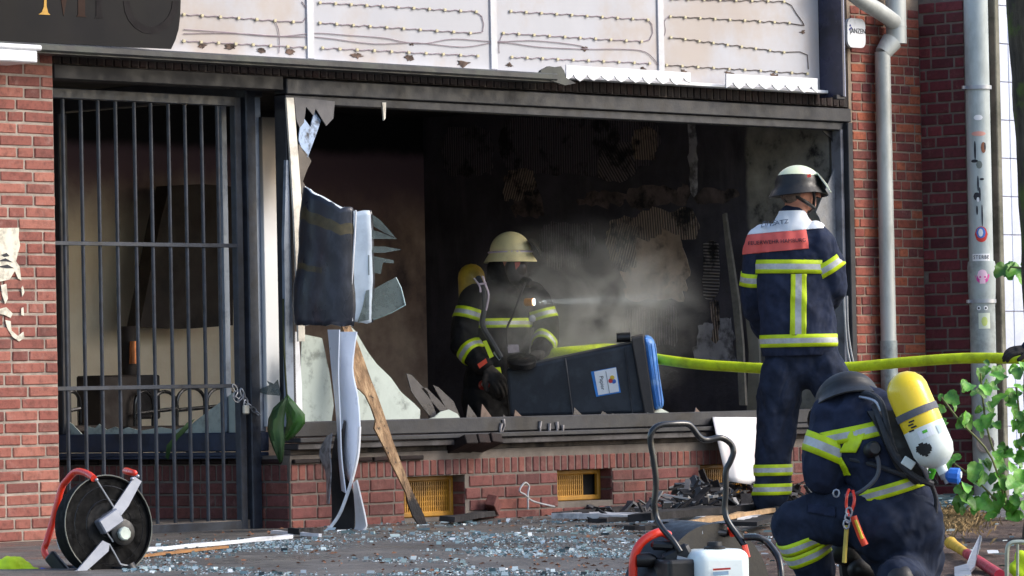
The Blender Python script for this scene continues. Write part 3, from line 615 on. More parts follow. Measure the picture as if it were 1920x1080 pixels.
for wr in ([(345, 55), (420, 60), (520, 68), (590, 62), (640, 65), (720, 71), (760, 79), (800, 81), (850, 73), (930, 78), (1000, 76), (1080, 84), (1100, 91)], [(345, 63), (430, 62), (530, 68), (600, 70), (700, 82), (780, 80), (870, 88), (935, 79), (1010, 88), (1100, 92), (1160, 92), (1210, 97), (1235, 122)], [(514, 36), (522, 55), (524, 80), (523, 100)], [(1244, 70), (1248, 58), (1246, 40), (1258, 28)], [(936, 100), (936, 80), (944, 62)]):
    MB().tube(curve_pts([onY(a, c_, SB-.006) for a, c_ in wr], 4), .0024, 5).build('wire', WIRE, sg)
for a, c_, r_ in ((380, 86, 9), (432, 88, 13), (490, 94, 9), (545, 98, 11), (668, 105, 12), (768, 108, 11), (868, 118, 14), (772, 83, 5), (1095, 92, 8), (1205, 131, 9), (1280, 134, 8), (1365, 137, 10), (1450, 143, 10), (955, 122, 8), (1505, 60, 6)):
    pl = [onY(a+r_*(.3+.9*R.random())*math.cos(k*.393), c_+r_*.55*(.3+1.0*R.random())*math.sin(k*.393), SB-.001) for k in range(16)]
    MB().prism(pl, (0, -.003, 0)).build('scorched_patch', mat('scorched_patch', '#5c4a40', .9, 0, .6, 25, .3, 60, dirt='#1f1a18', dscale=20, damt=.9), sg)
# white ledge at the top left
lg = thing('white_awning_box', 'white box ledge with rounded rail at the top of the brick pier', 'awning', onY(20, 110, -.3))
xl1 = onY(66, 100, -.3).x; xl2 = onY(77, 90, -.32).x
MB().box((xl1-.6, -.2, onY(30, 105, -.3).z), (1.2, .24, .062), bev=.006).build('housing', WHITEP, lg)
MB().tube([(xl2-1.2, -.31, onY(30, 88, -.3).z), (xl2, -.31, onY(30, 88, -.3).z)], .016, 10).build('rail', WHITEP, lg, sm=True)
# alarm box
ab = thing('alarm_box', 'white rounded alarm box on the brick pier below the downpipe bend', 'alarm box', onY(1603, 90, -.05))
a0 = onY(1606, 62, -.1)
def rrect(c, w_, h_, r_, y): return [Vector((c.x+sx*(w_/2-r_)+r_*math.cos(a), y, c.z+sz*(h_/2-r_)+r_*math.sin(a))) for sx, sz, a0_ in ((1, 1, 0), (-1, 1, .5), (-1, -1, 1), (1, -1, 1.5)) for a in [math.pi*(a0_+k/10) for k in range(6)]]
MB().prism(rrect(a0, .185, .185, .045, -.10), (0, .02, 0)).build('cover', WHITEP, ab)
MB().prism(rrect(a0, .178, .178, .04, -.079), (0, .078, 0)).build('housing', mat('alarm_housing', '#77747a', .5), ab)
INK = mat('dark_ink', '#20222c', .6, 0, .1)
lettering('JANZEN', .045, a0+Vector((.012, -.002, .012)), XA, ZUP, INK, ab, 1.0)
for dx, dz in ((-.065, .045), (-.07, .02), (-.055, .03)): MB().lathe(a0+Vector((dx, -.0005, dz)), (0, -1, 0), [(0, .007), (.002, .007)], 12).build('logo_dot', mat('blue_ink', '#2a3a8c', .5), ab)
# ------------------------------------------------------------------ downpipes
P1Y = -.075; d1 = thing('downpipe', 'pale zinc downpipe with angled branch at the top, on the red brick pier', 'downpipe', (onY(1665, 900, P1Y).x, P1Y, 0))
x1 = onY(1661, 400, P1Y).x; zA = onY(1661, 98, P1Y).z; zB = onY(1665, 640, P1Y).z
MB().tube([(x1, P1Y, zB), (x1, P1Y, zA)], .050, 20).build('pipe', ZINC, d1, sm=True)
MB().tube([(x1, P1Y, -.05), (x1, P1Y, zB+.004)], .055, 20).build('standpipe', mat('cast_pipe', '#9aa3a3', .5, .2, .15, 6, .2, 40, dirt='#55524c', damt=.7), d1, sm=True)
x1b = onY(1680, 40, P1Y-.03).x
MB().lathe((x1, P1Y, zA-.01), Vector((x1b-x1, -.03, .12)), [(0, .052), (.05, .06), (.11, .068)], 20).build('offset_bend', ZINC, d1, sm=True)
MB().tube([(x1b, P1Y-.03, onY(1680, 82, P1Y-.03).z), (x1b, P1Y-.03, 3.3)], .066, 20).build('pipe', ZINC, d1, sm=True)
MB().tube([(x1b, P1Y-.03, onY(1680, 50, P1Y-.03).z-.004), (x1b, P1Y-.03, onY(1680, 50, P1Y-.03).z+.004)], .0685, 20).build('joint_ring', ZINC, d1, sm=True)
MB().tube(curve_pts([onY(1560, -45, -.2), onY(1612, -2, -.19), onY(1650, 22, -.17), onY(1672, 38, -.13), onY(1682, 46, -.09)], 5), .052, 16).build('branch_pipe', ZINC, d1, sm=True)
P2Y = -.46; x2 = onY(1838, 400, P2Y).x; zp = lambda py: onY(1840, py, P2Y).z
PIPE2 = mat('grey_drainpipe', '#b4bdbd', .45, .1, .08, 5, .1, 60, dirt='#7d8482', dscale=5, damt=.5, stretch=(1, 1, .4))
d2 = thing('downpipe', 'thick grey downpipe covered with stickers and graffiti beside the tiled wall', 'downpipe', (x2, P2Y, 0)); r2 = .077
MB().tube([(x2, P2Y, zp(495)), (x2, P2Y, 3.3)], r2, 24).build('pipe', PIPE2, d2, sm=True)
MB().lathe((x2, P2Y, zp(900)), ZUP, [(0, .082), (zp(575)-zp(900), .082), (zp(545)-zp(900), .088), (zp(500)-zp(900), .091), (zp(490)-zp(900), .086)], 24).build('standpipe', mat('grey_standpipe', '#a3acab', .5, .1, .15, 6, .2, 50, dirt='#6d706c', damt=.6), d2, sm=True)
MB().tube([(x2, P2Y, -.05), (x2, P2Y, zp(898))], .079, 24).build('foot_pipe', MC['grey_standpipe'], d2, sm=True)
for py in (165, 565):
    MB().lathe((x2, P2Y, zp(py)-.012), ZUP, [(0, .09), (.024, .09)], 24).build('clamp', ALU, d2, sm=True)
    MB().bar((x2-.12, P2Y+.03, zp(py)), (x2+.12, P2Y+.03, zp(py)), .012, .02).build('clamp_lug', ALU, d2)
dirc = Vector((CAM.x-x2, CAM.y-P2Y, 0)).normalized()
MB().lathe(Vector((x2, P2Y, zp(832)))+dirc*.06, dirc, [(0, .058), (.045, .058), (.046, .048), (.04, .046)], 20).build('cleanout_cap', mat('cap_grey', '#8b8078', .6, .2), d2, sm=True)
def sticker(name, py, da, w_, h_, m_, shape='rect', rr=.0015, r_=None):   # thin patch following the round pipe
    r_ = r_ or (r2 if py < 495 else .088 if py < 560 else .082); q = MB(); base = math.atan2(dirc.y, dirc.x); n = 8; vs = []; ext = rr
    cols = []
    for i in range(n+1):
        s_ = -1+2*i/n; hh = math.sqrt(max(0, 1-s_*s_)) if shape == 'ell' else 1
        a = base + (da + s_*w_/2)/r_; d = Vector((math.cos(a), math.sin(a), 0))
        cols.append([Vector((x2, P2Y, zp(py)+k*hh*h_/2)) + d*(r_+e) for k, e in ((-1, ext), (1, ext), (1, .0), (-1, .0))])
    for i in range(n): q.add(cols[i]+cols[i+1], [(0, 1, 5, 4), (1, 2, 6, 5), (3, 0, 4, 7)])
    return q.build(name, m_, d2)
cm = lambda n_, c_: mat(n_, c_, .5, 0, .08, 10, .03)
sticker('sticker', 440, .004, .085, .1, cm('red_print', '#c8342c'), 'ell'); sticker('sticker', 437, .002, .06, .07, cm('blue_print', '#3f74c4'), 'ell', .0025); sticker('sticker', 437, .0, .03, .05, cm('white_print', '#e8e8ea'), 'ell', .0035)
sticker('sticker', 483, .0, .12, .045, cm('white_print', '#e8e8ea')); sticker('sticker', 518, .005, .095, .095, cm('pink_print', '#d8459a'), 'ell'); sticker('sticker', 516, .005, .065, .068, cm('pale_pink_print', '#f0c8dc'), 'ell', .0025); sticker('sticker', 529, .005, .036, .024, MC['pale_pink_print'], 'rect', .0025)
for da in (-.014, .016): sticker('sticker', 520, .005+da, .012, .013, MC['pink_print'], 'ell', .0035)
sticker('sticker', 602, .012, .075, .1, cm('cream_print', '#d5dcc8')); sticker('sticker', 603, .012, .04, .06, cm('yellow_green_print', '#c9d67c'), 'ell', .0025)
for da in (-.022, .022): sticker('sticker', 578, da, .028, .028, MC['white_print'], 'ell'); sticker('sticker', 578, da, .012, .014, INK, 'ell', .003)
for py, da, w_, h_, m_ in ((222, 0, .06, .035, MC['white_print']), (252, .0, .1, .03, cm('salmon_print', '#d69a8c')), (283, -.025, .014, .12, INK), (278, .03, .035, .07, cm('brown_print', '#7a4a30')), (276, .04, .014, .05, INK), (303, -.03, .05, .02, INK), (310, .0, .04, .05, cm('smear', '#6d7470')), (345, -.01, .012, .1, INK), (337, .015, .03, .014, INK), (365, .0, .012, .09, INK), (369, -.02, .045, .05, INK), (375, -.012, .02, .03, MC['white_print']), (405, .012, .01, .14, INK), (395, -.02, .012, .06, INK)):
    sticker('graffiti_mark', py, da, w_, h_, m_, 'ell')
for k in range(6):
    a = math.atan2(dirc.y, dirc.x) + (-.045+k*.018)/r2; d = Vector((math.cos(a), math.sin(a), 0)); lettering('STERBE'[k], .034, Vector((x2, P2Y, zp(483)))+d*(r2+.003), Vector((-d.y, d.x, 0)), ZUP, INK, d2, .8, name='sticker_letter')
# poster scraps on the left pier
sc = thing('torn_poster', 'torn remains of a white poster on the left brick pier', 'poster', onY(15, 640, -.01))
PAP = mat('weathered_paper', '#e0dac8', .8, 0, .08, 8, .2, 60, dirt='#7b7468', dscale=14, damt=.6)
for pts in ([(-30, 428), (36, 427), (35, 445), (38, 460), (33, 478), (30, 490), (37, 500), (40, 526), (34, 522), (28, 508), (18, 524), (0, 528), (-30, 520)], [(2, 535), (12, 532), (15, 560), (10, 570), (4, 552)], [(-5, 580), (12, 576), (24, 588), (20, 596), (8, 590), (-5, 588)], [(10, 600), (20, 602), (22, 620), (34, 630), (44, 622), (46, 634), (36, 640), (24, 632), (14, 616)], [(40, 540), (43, 536), (46, 548), (42, 556)], [(40, 578), (44, 576), (45, 592), (40, 590)]):
    MB().prism([onY(a, c_, -.012) for a, c_ in pts], (0, .004, 0)).build('paper_scrap', PAP, sc)
for pts in ([(-5, 490), (10, 484), (24, 492), (10, 490)], [(-5, 500), (14, 496), (26, 503), (12, 503)], [(2, 478), (12, 474), (18, 480), (8, 482)]):
    MB().prism([onY(a, c_, -.0125) for a, c_ in pts], (0, -.001, 0)).build('print_mark', INK, sc)
# ------------------------------------------------------------------ things inside the room
fb = lambda px, py, Y: onY(px, py, Y)
def slab(name, pts, Y, th, m, parent=None, ext=None): return MB().prism([onY(a, c_, Y) for a, c_ in pts], ext or (0, th, 0)).build(name, m, parent)
DKB = mat('scorched_brown', '#2c211c', .7, 0, .5, 5, .4, 30, dirt='#0d0b0b', damt=.8)
o = slab('scorched_panel', [(262, 612), (300, 420), (318, 348), (380, 345), (437, 350), (437, 610), (360, 616), (300, 614)], 3.25, .12, DKB); tag(o, 'dark scorched sloping panel hanging on the back wall behind the gate', 'panel')
lt = thing('column_candle', 'burnt dark column with a copper jar standing in front of the tan wall', 'lantern', onY(243, 790, 2.7))
MB().tube([onY(243, 705, 2.7), onY(241, 660, 2.7), onY(241, 612, 2.7)], [.05, .06, .05], 12).build('column', DKB, lt, sm=True)
MB().tube([onY(250, 682, 2.62), onY(250, 640, 2.62)], [.025, .022], 12).build('jar', mat('copper_jar', '#a8663c', .35, .6, .3), lt, sm=True)
MB().box(onY(243, 745, 2.7), (.34, .2, .27), bev=.01).build('base', CHAR, lt)
bx_ = MB().box(onY(205, 760, 2.45), (.34, .22, .36), bev=.01).build('box', DKB); tag(bx_, 'dark brown box cabinet standing beside the burnt column', 'cabinet')
for k, hoops in enumerate((((98, 112), (120, 150)), ((253, 287), (287, 331)), ((332, 384), (388, 440)))):
    Yh = 1.9 if k == 0 else 2.3; tt = thing('metal_chair', ('black wrought hoop chair half hidden by the brick pier', 'black wrought hoop chair in front of the burnt column', 'black wrought hoop chair behind the right gate bars')[k], 'chair', onY((hoops[0][0]+hoops[1][1])/2, 860, Yh), 'hoop chairs in the shop')
    zt_ = 742 if k < 2 else 735
    for a, c_ in hoops:
        mid = (a+c_)/2; rr = (c_-a)/2
        MB().tube([onY(mid-rr, 800, Yh)] + [onY(mid+rr*math.cos(math.pi*(1-q/10)), zt_+18-26*math.sin(math.pi*q/10), Yh) for q in range(11)] + [onY(mid+rr, 800, Yh)], .011, 8).build('hoop', BLACKM, tt, sm=True)
        MB().tube([onY(mid, 800, Yh), Vector((onY(mid, 800, Yh).x, Yh+.1, .05))], .012, 8).build('leg', BLACKM, tt)
    MB().tube([onY(hoops[0][0], zt_+34, Yh), onY(hoops[1][1], zt_+24, Yh)], .012, 8).build('rail', BLACKM, tt)
    p = onY((hoops[0][0]+hoops[1][1])/2, 805, Yh); MB().box(p+Vector((0, .15, 0)), (.5, .4, .04), bev=.01).build('seat', DKB, tt)
# leaning laths against the party wall
o = MB().prism([onX(a, c_, RX-.12-(c_-400)*.0006) for a, c_ in [(1354, 402), (1360, 399), (1364, 430), (1372, 480), (1384, 560), (1392, 640), (1398, 760), (1386, 760), (1380, 640), (1372, 560), (1362, 480)]], (.02, .0, 0)).build('lath', mat('grey_lath', '#6d675e', .8, 0, .25, 20, .5, 60)); tag(o, 'thin pale lath leaning on the sooty wall left of the standing firefighter', 'lath')
o = MB().prism([onX(a, c_, RX-.10) for a, c_ in [(1396, 575), (1412, 600), (1422, 640), (1424, 690), (1420, 770), (1400, 770), (1404, 660)]], (.02, 0, 0)).build('plaster_slab', mat('broken_plaster', '#8a8478', .9, 0, .2, 8, .6, 40)); tag(o, 'pale broken slab of plaster leaning behind the standing firefighter', 'plaster')
# ------------------------------------------------------------------ leaning and hanging remains at the window's left end
o = MB().ribbon([(onY(537, 183, -.03), onY(551, 183, -.03)), (onY(545, 300, -.035), onY(560, 300, -.035)), (onY(552, 420, -.045), onY(569, 420, -.045)), (onY(556, 520, -.05), onY(571, 520, -.05)), (onY(560, 640, -.06), onY(572, 640, -.06))], .012).build('window_lath', WHITES); tag(o, 'loose white lath leaning at the left end of the shop window', 'lath')
o = MB().ribbon([(onY(537, 300, -.02), onY(541, 300, -.02)), (onY(533, 450, -.02), onY(545, 450, -.02)), (onY(535, 600, -.02), onY(549, 600, -.02)), (onY(538, 800, -.02), onY(552, 800, -.02))], .02).build('corner_strip', BLUEGREY); tag(o, 'blue-grey corner strip standing at the recess edge of the shop window', 'strip')
o = MB().ribbon([(onY(552, 622, -.01), onY(560, 622, -.01)), (onY(554, 720, -.01), onY(566, 720, -.01)), (onY(556, 806, -.01), onY(568, 806, -.01))], .015).build('white_strip', WHITEP); tag(o, 'short white strip in the lower left corner of the shop window', 'strip')
# curled film panel: C-shaped cross-section
cs = thing('curled_film', 'dark gold-striped window film curled into a roll with glass splinters', 'window film', at(620, 612, 343))
prof = [(663, -.16), (640, -.185), (610, -.17), (580, -.125), (560, -.06), (552, .0), (560, .06), (585, .10), (620, .12), (660, .125), (700, .12)]
pc = curve_pts([Vector((a, b_, 0)) for a, b_ in prof], 3)
def film(off, name, m_, stripe=False):
    q = MB(); nz = 22; k = len(pc); vs = []
    for j in range(nz+1):
        v = j/nz
        for i, p in enumerate(pc):
            u = i/(k-1); top = 358+34*min(1, max(0, (p.x-570)/100)) + 6*math.sin(u*9)+7*noise.noise(Vector((u*14, 0, 4))); bot = 612 - 8*u+6*noise.noise(Vector((u*16, 2, 4)))
            py = top+(bot-top)*v; px = 620+(p.x-620)*(1+.05*math.sin(v*3.1)) + (1-v)*((p.x-552)*-.18+16) * (1 if p.x < 640 else .35) + 6*noise.noise(Vector((u*4, v*3, 1)))+2.5*noise.noise(Vector((u*11, v*9, 3)))
            c0 = at(px, py, 343, p.y); cc = at(625, py, 343, -.02); d = (cc-c0); d.z = 0; d.normalize(); vs.append(c0 + d*off)
    q.v = [Vector(x_) for x_ in vs]
    for j in range(nz):
        for i in range(k-1): q.f.append((j*k+i, j*k+i+1, (j+1)*k+i+1, (j+1)*k+i)); v = (j+.5)/nz; q.mi.append(1 if stripe and ((.14 < v < .21 and i < k*.55) or (.53 < v < .585 and .2*k < i < k*.55)) else 0)
    o = q.build(name, m_, cs, sm=True); md = o.modifiers.new('thick', 'SOLIDIFY'); md.thickness = .004; md.offset = 0; return o
DFILM = mat('dark_film', '#272b36', .35, 0, .25, 5, .25, 20, dirt='#4d5260', dscale=14, damt=.35, stretch=(1, 1, .5)); GFILM = mat('gold_film', '#4f4730', .4, 0, .3, 20, .2, 40, dirt='#2a2a2c', dscale=9, damt=.8)
film(0, 'outer_film', [DFILM, GFILM], True); film(.012, 'inner_face', mat('film_back', '#d5e0ea', .35, 0, .06, 6, .1, 30, dirt='#7d8894', damt=.3))
MB().tube([at(664+((py-358)/254)*-2+3*math.sin(py*.02), py, 343, -.162) for py in range(394, 606, 8)], .006, 6).build('rim', WHITEP, cs, sm=True)
for pts in ([(698, 402), (712, 412), (727, 428), (742, 446), (720, 436), (700, 424)], [(696, 430), (715, 436), (745, 448), (720, 448), (696, 448)], [(694, 462), (720, 462), (753, 468), (720, 474), (693, 474)], [(690, 478), (738, 488), (738, 494), (718, 492), (714, 514), (706, 512), (690, 516)], [(686, 545), (704, 540), (722, 530), (742, 520), (752, 540), (760, 572), (735, 585), (705, 597), (670, 604), (680, 575)]):
    MB().prism([at(a, c_, 343, .11+(a-690)*.0008) for a, c_ in pts], f0*.006).build('glass_splinter', CLEARG, cs)
MB().tube([at(a, c_, 343, .16) for a, c_ in [(742, 520), (752, 540), (760, 572), (735, 586), (705, 598), (672, 605)]], .0035, 6).build('glass_edge', mat('glass_edge', '#b5cccb', .2, 0, .05), cs, sm=True)
# hanging white strips
def rib(name, rows, th, m_, s, lab=None, cat=None, parent=None):
    q = MB(); k = curve_pts([Vector((a, b_, 0)) for a, _, b_, _ in rows], 4); k2 = curve_pts([Vector((c_, d_, 0)) for _, c_, _, d_ in rows], 4)
    q.ribbon([(at(a.x, a.y, s), at(b_.x, b_.y, s+2)) for a, b_ in zip(k, k2)], th)
    o = q.build(name, m_, parent, sm=True)
    if lab: tag(o, lab, cat)
    return o
hs = thing('hanging_strip', 'long white plastic strip twisting down from the curled film to the ground', 'strip', at(640, 1005, 345))
rib('ribbon', [(636, 668, 622, 622), (634, 660, 680, 690), (636, 670, 740, 745), (637, 674, 800, 800), (640, 672, 850, 840), (648, 662, 890, 885), (655, 659, 915, 905)], .008, mat('strip_white', '#dbe4f2', .35, 0, .05, 4, .08, 20), 345, parent=hs)
rib('ribbon', [(614, 636, 618, 618), (622, 634, 700, 700), (630, 637, 780, 780), (634, 640, 860, 860), (640, 648, 920, 925)], .006, MC['strip_white'], 346, parent=hs)
rib('dark_backing', [(640, 646, 780, 790), (626, 643, 830, 840), (620, 646, 880, 890), (622, 664, 950, 930), (622, 664, 1004, 1000)], .008, mat('black_backing', '#1d1b20', .6, 0, .4, 8, .4, 30), 344, parent=hs)
rib('torn_edge', [(612, 622, 818, 812), (598, 618, 850, 845), (610, 620, 885, 880), (612, 618, 920, 920), (612, 616, 945, 945)], .006, mat('torn_foil_dirty', '#8e8a8c', .5, 0, .4, 25, .5, 50, dirt='#2a2628', dscale=18, damt=.8), 345, parent=hs)
MB().tube(curve_pts([at(a, c_, 348) for a, c_ in [(674, 800), (671, 850), (661, 895), (650, 930), (636, 965), (618, 990), (602, 1002)]], 5), .0095, 8).build('edge_bead', WHITEP, hs, sm=True)
rib('ribbon', [(662, 668, 905, 900), (664, 675, 940, 930), (666, 685, 970, 975), (664, 684, 992, 990), (645, 662, 1008, 1002), (636, 640, 1012, 1008)], .008, WHITEP, 347, parent=hs)
# charred plank leaning
def pl(px, py): return onY(px, py, -.06-(py-610)*.0009)
le = [(642, 612), (652, 640), (657, 670), (664, 700), (667, 725), (676, 732), (686, 742), (697, 765), (705, 788), (702, 803), (712, 822), (722, 842), (733, 868), (742, 885), (752, 905), (762, 925), (766, 945), (775, 968), (795, 1000)]
re = [(803, 993), (795, 965), (785, 945), (772, 918), (762, 892), (750, 862), (738, 830), (728, 800), (718, 770), (708, 742), (696, 712), (684, 678), (672, 645), (656, 608)]
m, t, b = newmat('split_plank'); gp = t.nodes.new('ShaderNodeNewGeometry').outputs['Position']; sp = t.nodes.new('ShaderNodeSeparateXYZ'); L(t, gp, sp.inputs[0])
c = ramp(t, noi(t, 30, 6, .65, coord(t, (1, 1, .18), 'Object')), [(.25, lin('#40301f')), (.5, lin('#8f7152')), (.75, lin('#c8aa84'))])
nz = math_(t, 'ADD', sp.outputs[2], math_(t, 'MULTIPLY', noi(t, 14, 5, .7, gp), .22)); c = mixc(t, smooth(t, nz, .30, .24), c, lin('#141214')); c = mixc(t, smooth(t, noi(t, 11, 5, .7, gp), .56, .66), c, lin('#2a1d16'))
L(t, c, b.inputs['Base Color']); b.inputs['Roughness'].default_value = .8; bump(t, b, noi(t, 30, 6, .7, coord(t, (1, 1, .15))), 1, .02)
o = MB().prism([pl(*p) for p in le+re], (.012, .022, 0)).build('charred_plank', m); tag(o, 'splintered plank charred at its foot, leaning against the window sill', 'plank')
# hanging plant leaf
LEAFG = mat('wilted_leaf', '#4b7a33', .45, 0, .45, 7, .5, 14, dirt='#284a22', dscale=8, damt=.6)
lf = thing('wilted_plant', 'wilted broad green leaves hanging on a long stem before the window frame', 'plant', at(535, 865, 342))
MB().tube([at(a, c_, 343) for a, c_ in [(531, 560), (532, 640), (535, 700), (538, 745)]], .006, 6).build('stem', mat('leaf_stem', '#3a3f26', .7), lf)
def drape(rows, s, par, m_=LEAFG):   # rows: (left px, right px, y, fold depth)
    q = MB(); k = len(rows); n = 7; vs = []
    for a, b_, y_, fd in rows:
        for i in range(n): u = i/(n-1); vs.append(at(a+(b_-a)*u, y_+3*math.sin(u*7), s, -fd*math.sin(u*math.pi)+.012*math.sin(u*9+y_*.05)))
    q.add(vs, [(j*n+i, j*n+i+1, (j+1)*n+i+1, (j+1)*n+i) for j in range(k-1) for i in range(n-1)]); o = q.build('leaf', m_, par, sm=True); md = o.modifiers.new('t', 'SOLIDIFY'); md.thickness = .002; return o
drape([(536, 541, 742, .0), (528, 556, 756, .03), (536, 572, 775, .05), (537, 572, 792, .05), (535, 562, 806, .04), (533, 550, 818, .02), (534, 538, 826, 0)], 345, lf)
drape([(530, 540, 748, 0), (512, 536, 765, .03), (503, 533, 785, .04), (501, 532, 805, .04), (506, 534, 825, .03), (514, 533, 845, .02), (524, 530, 866, 0)], 347, lf, mat('wilted_leaf_dark', '#2b4a26', .5, 0, .3, 9, .3, 30))
o = slab('fallen_leaf', [(311, 858), (313, 835), (330, 815), (352, 792), (365, 786), (352, 805), (335, 822), (322, 838), (316, 862)], .8, .004, MC['wilted_leaf_dark']); tag(o, 'narrow green leaf hanging over the display window rail behind the gate', 'leaf')
# ------------------------------------------------------------------ debris on the ground
def board(name, pts, z0, z1, m_, lab, cat, th=.02, tilt=0):
    P = [onZ(a, c_, z0) for a, c_ in pts]; o = MB().prism(P, (0, 0, -th)).build(name, m_); return tag(o, lab, cat)
board('burnt_board', [(583, 982), (640, 970), (720, 958), (800, 948), (880, 944), (1002, 940), (1002, 950), (920, 958), (850, 966), (760, 975), (680, 982), (590, 989)], .03, .03, CHAR, 'long charred board lying below the yellow cellar grilles', 'board', .03) if False else None
def beam(name, a, b_, w_, h_, m_, lab, cat, z=.0, group=None):
    p, q = onG(*a), onG(*b_); p.z += h_/2+z; q.z += h_/2+z; n = 9; mb = MB(); d = (q-p); u, v = frame_of(d); rows = []
    for i in range(n+1):
        t_ = i/n; c0 = p+d*t_; hw = w_/2*(.75+.5*R.random()); rows.append((c0-v*hw+u*h_*.3*R.uniform(-1, 1), c0+v*hw))
    o = mb.ribbon(rows, h_).build(name, m_); return tag(o, lab, cat, group)
beam('burnt_board', (838, 985), (1035, 952), .09, .03, CHAR, 'long charred board lying between the two yellow cellar grilles', 'board')
beam('burnt_board', (985, 958), (1065, 951), .10, .05, mat('half_burnt_brick', '#6d3a34', .9, 0, .4, 12, .5, 40, dirt='#1d1818', damt=.9), 'short reddish half burnt piece at the end of the charred board', 'debris')
beam('burnt_board', (1085, 975), (1420, 985), .34, .03, mat('peeled_board', '#d8d8da', .6, 0, .1, 5, .2, 30, dirt='#141316', dscale=2.6, damt=1.0), 'broad white board burnt black at its edges in front of the plinth', 'board')
beam('burnt_board', (1200, 990), (1440, 968), .16, .04, CHAR, 'black charred beam on the ground behind the upright tube handle', 'beam', .02)
beam('burnt_board', (1275, 1003), (1445, 975), .06, .025, mat('pale_split_wood', '#a98a66', .8, 0, .3, 20, .5, 40), 'pale split lath beside the standing firefighter boot', 'lath', .03)
for k, (a, b_, w_, lab) in enumerate((((1060, 972), (1180, 960), .2, 'black charred panel lying left of the tube handle'), ((1180, 1000), (1330, 996), .14, 'charred flat board behind the white fuel tank'), ((1330, 960), (1440, 950), .22, 'black charred panel under the white sheet'), ((1120, 990), (1210, 984), .10, 'thin charred strip in the broken glass left of the tube handle'), ((1395, 1000), (1450, 985), .12, 'charred scrap at the standing firefighter boot'))): beam('burnt_board', a, b_, w_, .022, CHAR, lab, 'board', .006*k)
beam('burnt_board', (1150, 950), (1300, 940), .12, .02, CHAR, 'flat charred strip against the plinth below the second grille', 'board')
beam('white_rod', (252, 1040), (545, 1013), .022, .018, WHITEP, 'long white rod lying along the foot of the gate', 'rod')
beam('white_rod', (510, 1004), (600, 1010), .02, .018, WHITEP, 'short white rod with melted black end by the hanging strip', 'rod')
beam('melted_lump', (550, 1008), (600, 1005), .06, .03, CHAR, 'black melted lump on the white rods', 'debris')
beam('wood_strip', (255, 1048), (420, 1030), .05, .012, mat('orange_wood', '#9a6f45', .8, 0, .3, 14, .5, 40), 'thin splintered wood strip under the long white rod', 'strip')
rr_ = random.Random(3); hq = MB()
for i in range(340):       # charred heap
    a = rr_.gauss(1305, 48) if i % 2 else rr_.uniform(1075, 1440); h_ = max(0, 1-abs(a-1305)/110)*.17+.02
    p = onG(a, 955+rr_.uniform(-14, 22)); l = rr_.uniform(.03, .17); d = Vector((rr_.uniform(-1, 1), rr_.uniform(-1, 1), rr_.uniform(-.5, .8))).normalized(); z = rr_.uniform(.005, .02+h_); hq.cur = rr_.choice((0, 0, 0, 1, 2, 3))
    if p.y > -.05: p.y = -.05-rr_.random()*.3
    hq.bar(p+ZUP*z-d*l/2, p+ZUP*z+d*l/2, rr_.uniform(.01, .07), rr_.uniform(.003, .016))
tag(hq.build('rubble', [CHAR, mat('ash_grey', '#5c5a5c', .9, 0, .4, 12, .5, 40), mat('sooty_metal', '#3d434c', .5, .3, .4, 12, .4, 40), mat('peeled_scrap', '#9c9a98', .7, 0, .3, 12, .3, 40)], None, root=False), 'heap of charred rubble below the third cellar grille', 'rubble', kind='stuff')
# loose bricks
def loose(px, py, Y, size, rot, m_, lab):
    o = link('loose_brick', MB().box((0, 0, 0), size, bev=.004).mesh('loose_brick'), m_); o.location = onY(px, py, Y); o.rotation_euler = rot; tag(o, lab, 'brick'); return o
loose(925, 946, -.06, (.12, .06, .07), (.2, .5, .5), BR_P, 'single loose brick leaning on the plinth between the cellar grilles')
for i, (a, lab) in enumerate(((862, 'leftmost of three loosened bricks tipping out below the sill'), (885, 'middle of three loosened bricks tipping out below the sill'), (908, 'rightmost of three loosened bricks tipping out below the sill'))): loose(a, 834-i, -.05, (.10, .2, .055), (-.35, .06*i, .04*i), BR_S, lab)
tw = MB().tube(curve_pts([onY(a, c_, -.06) for a, c_ in [(990, 955), (990, 925), (992, 912), (984, 905), (974, 920), (985, 928), (1000, 940), (1040, 950)]], 5), .006, 6).build('bent_wire', ALU, sm=True); tag(tw, 'bent wire sticking up against the plinth between the grilles', 'wire')
# white sheet over the sill
q = MB(); rows = []; ns, mt_ = 9, 12; vs = []
for j in range(mt_+1):
    v = j/mt_
    for i in range(ns+1):
        u = i/ns; px = 1335+v*28*(1-u)+95*u; py = 776+132*v+(10*u-6)*v
        Yd = -.045-.10*min(1, v*3)+.025*math.sin(u*8+v*2)*v if v > .08 else .02
        vs.append(onY(px, py, Yd))
q.add(vs, [(j*(ns+1)+i, j*(ns+1)+i+1, (j+1)*(ns+1)+i+1, (j+1)*(ns+1)+i) for j in range(mt_) for i in range(ns)])
o = q.build('white_sheet', mat('white_cloth', '#ece9ea', .8, 0, .05, 5, .2, 20, dirt='#c9a7a4', dscale=3.2, damt=.45), sm=True); md = o.modifiers.new('t', 'SOLIDIFY'); md.thickness = .006; tag(o, 'white sheet hanging over the sill beside the standing firefighter leg', 'sheet')
# melted drips and crumbs on the sill
for k, (a, c_) in enumerate([(938, 800), (946, 792), (1012, 796), (1030, 800), (1045, 797), (1055, 803)]):
    MB().tube([onY(a+rr_.uniform(-3, 3), c_-6, -.035), onY(a, c_+6, -.037), onY(a+rr_.uniform(-4, 4), c_+18, -.037)], [.012, .008, .004], 6).build('melted_drip', MC['torn_foil_dirty'], sh)
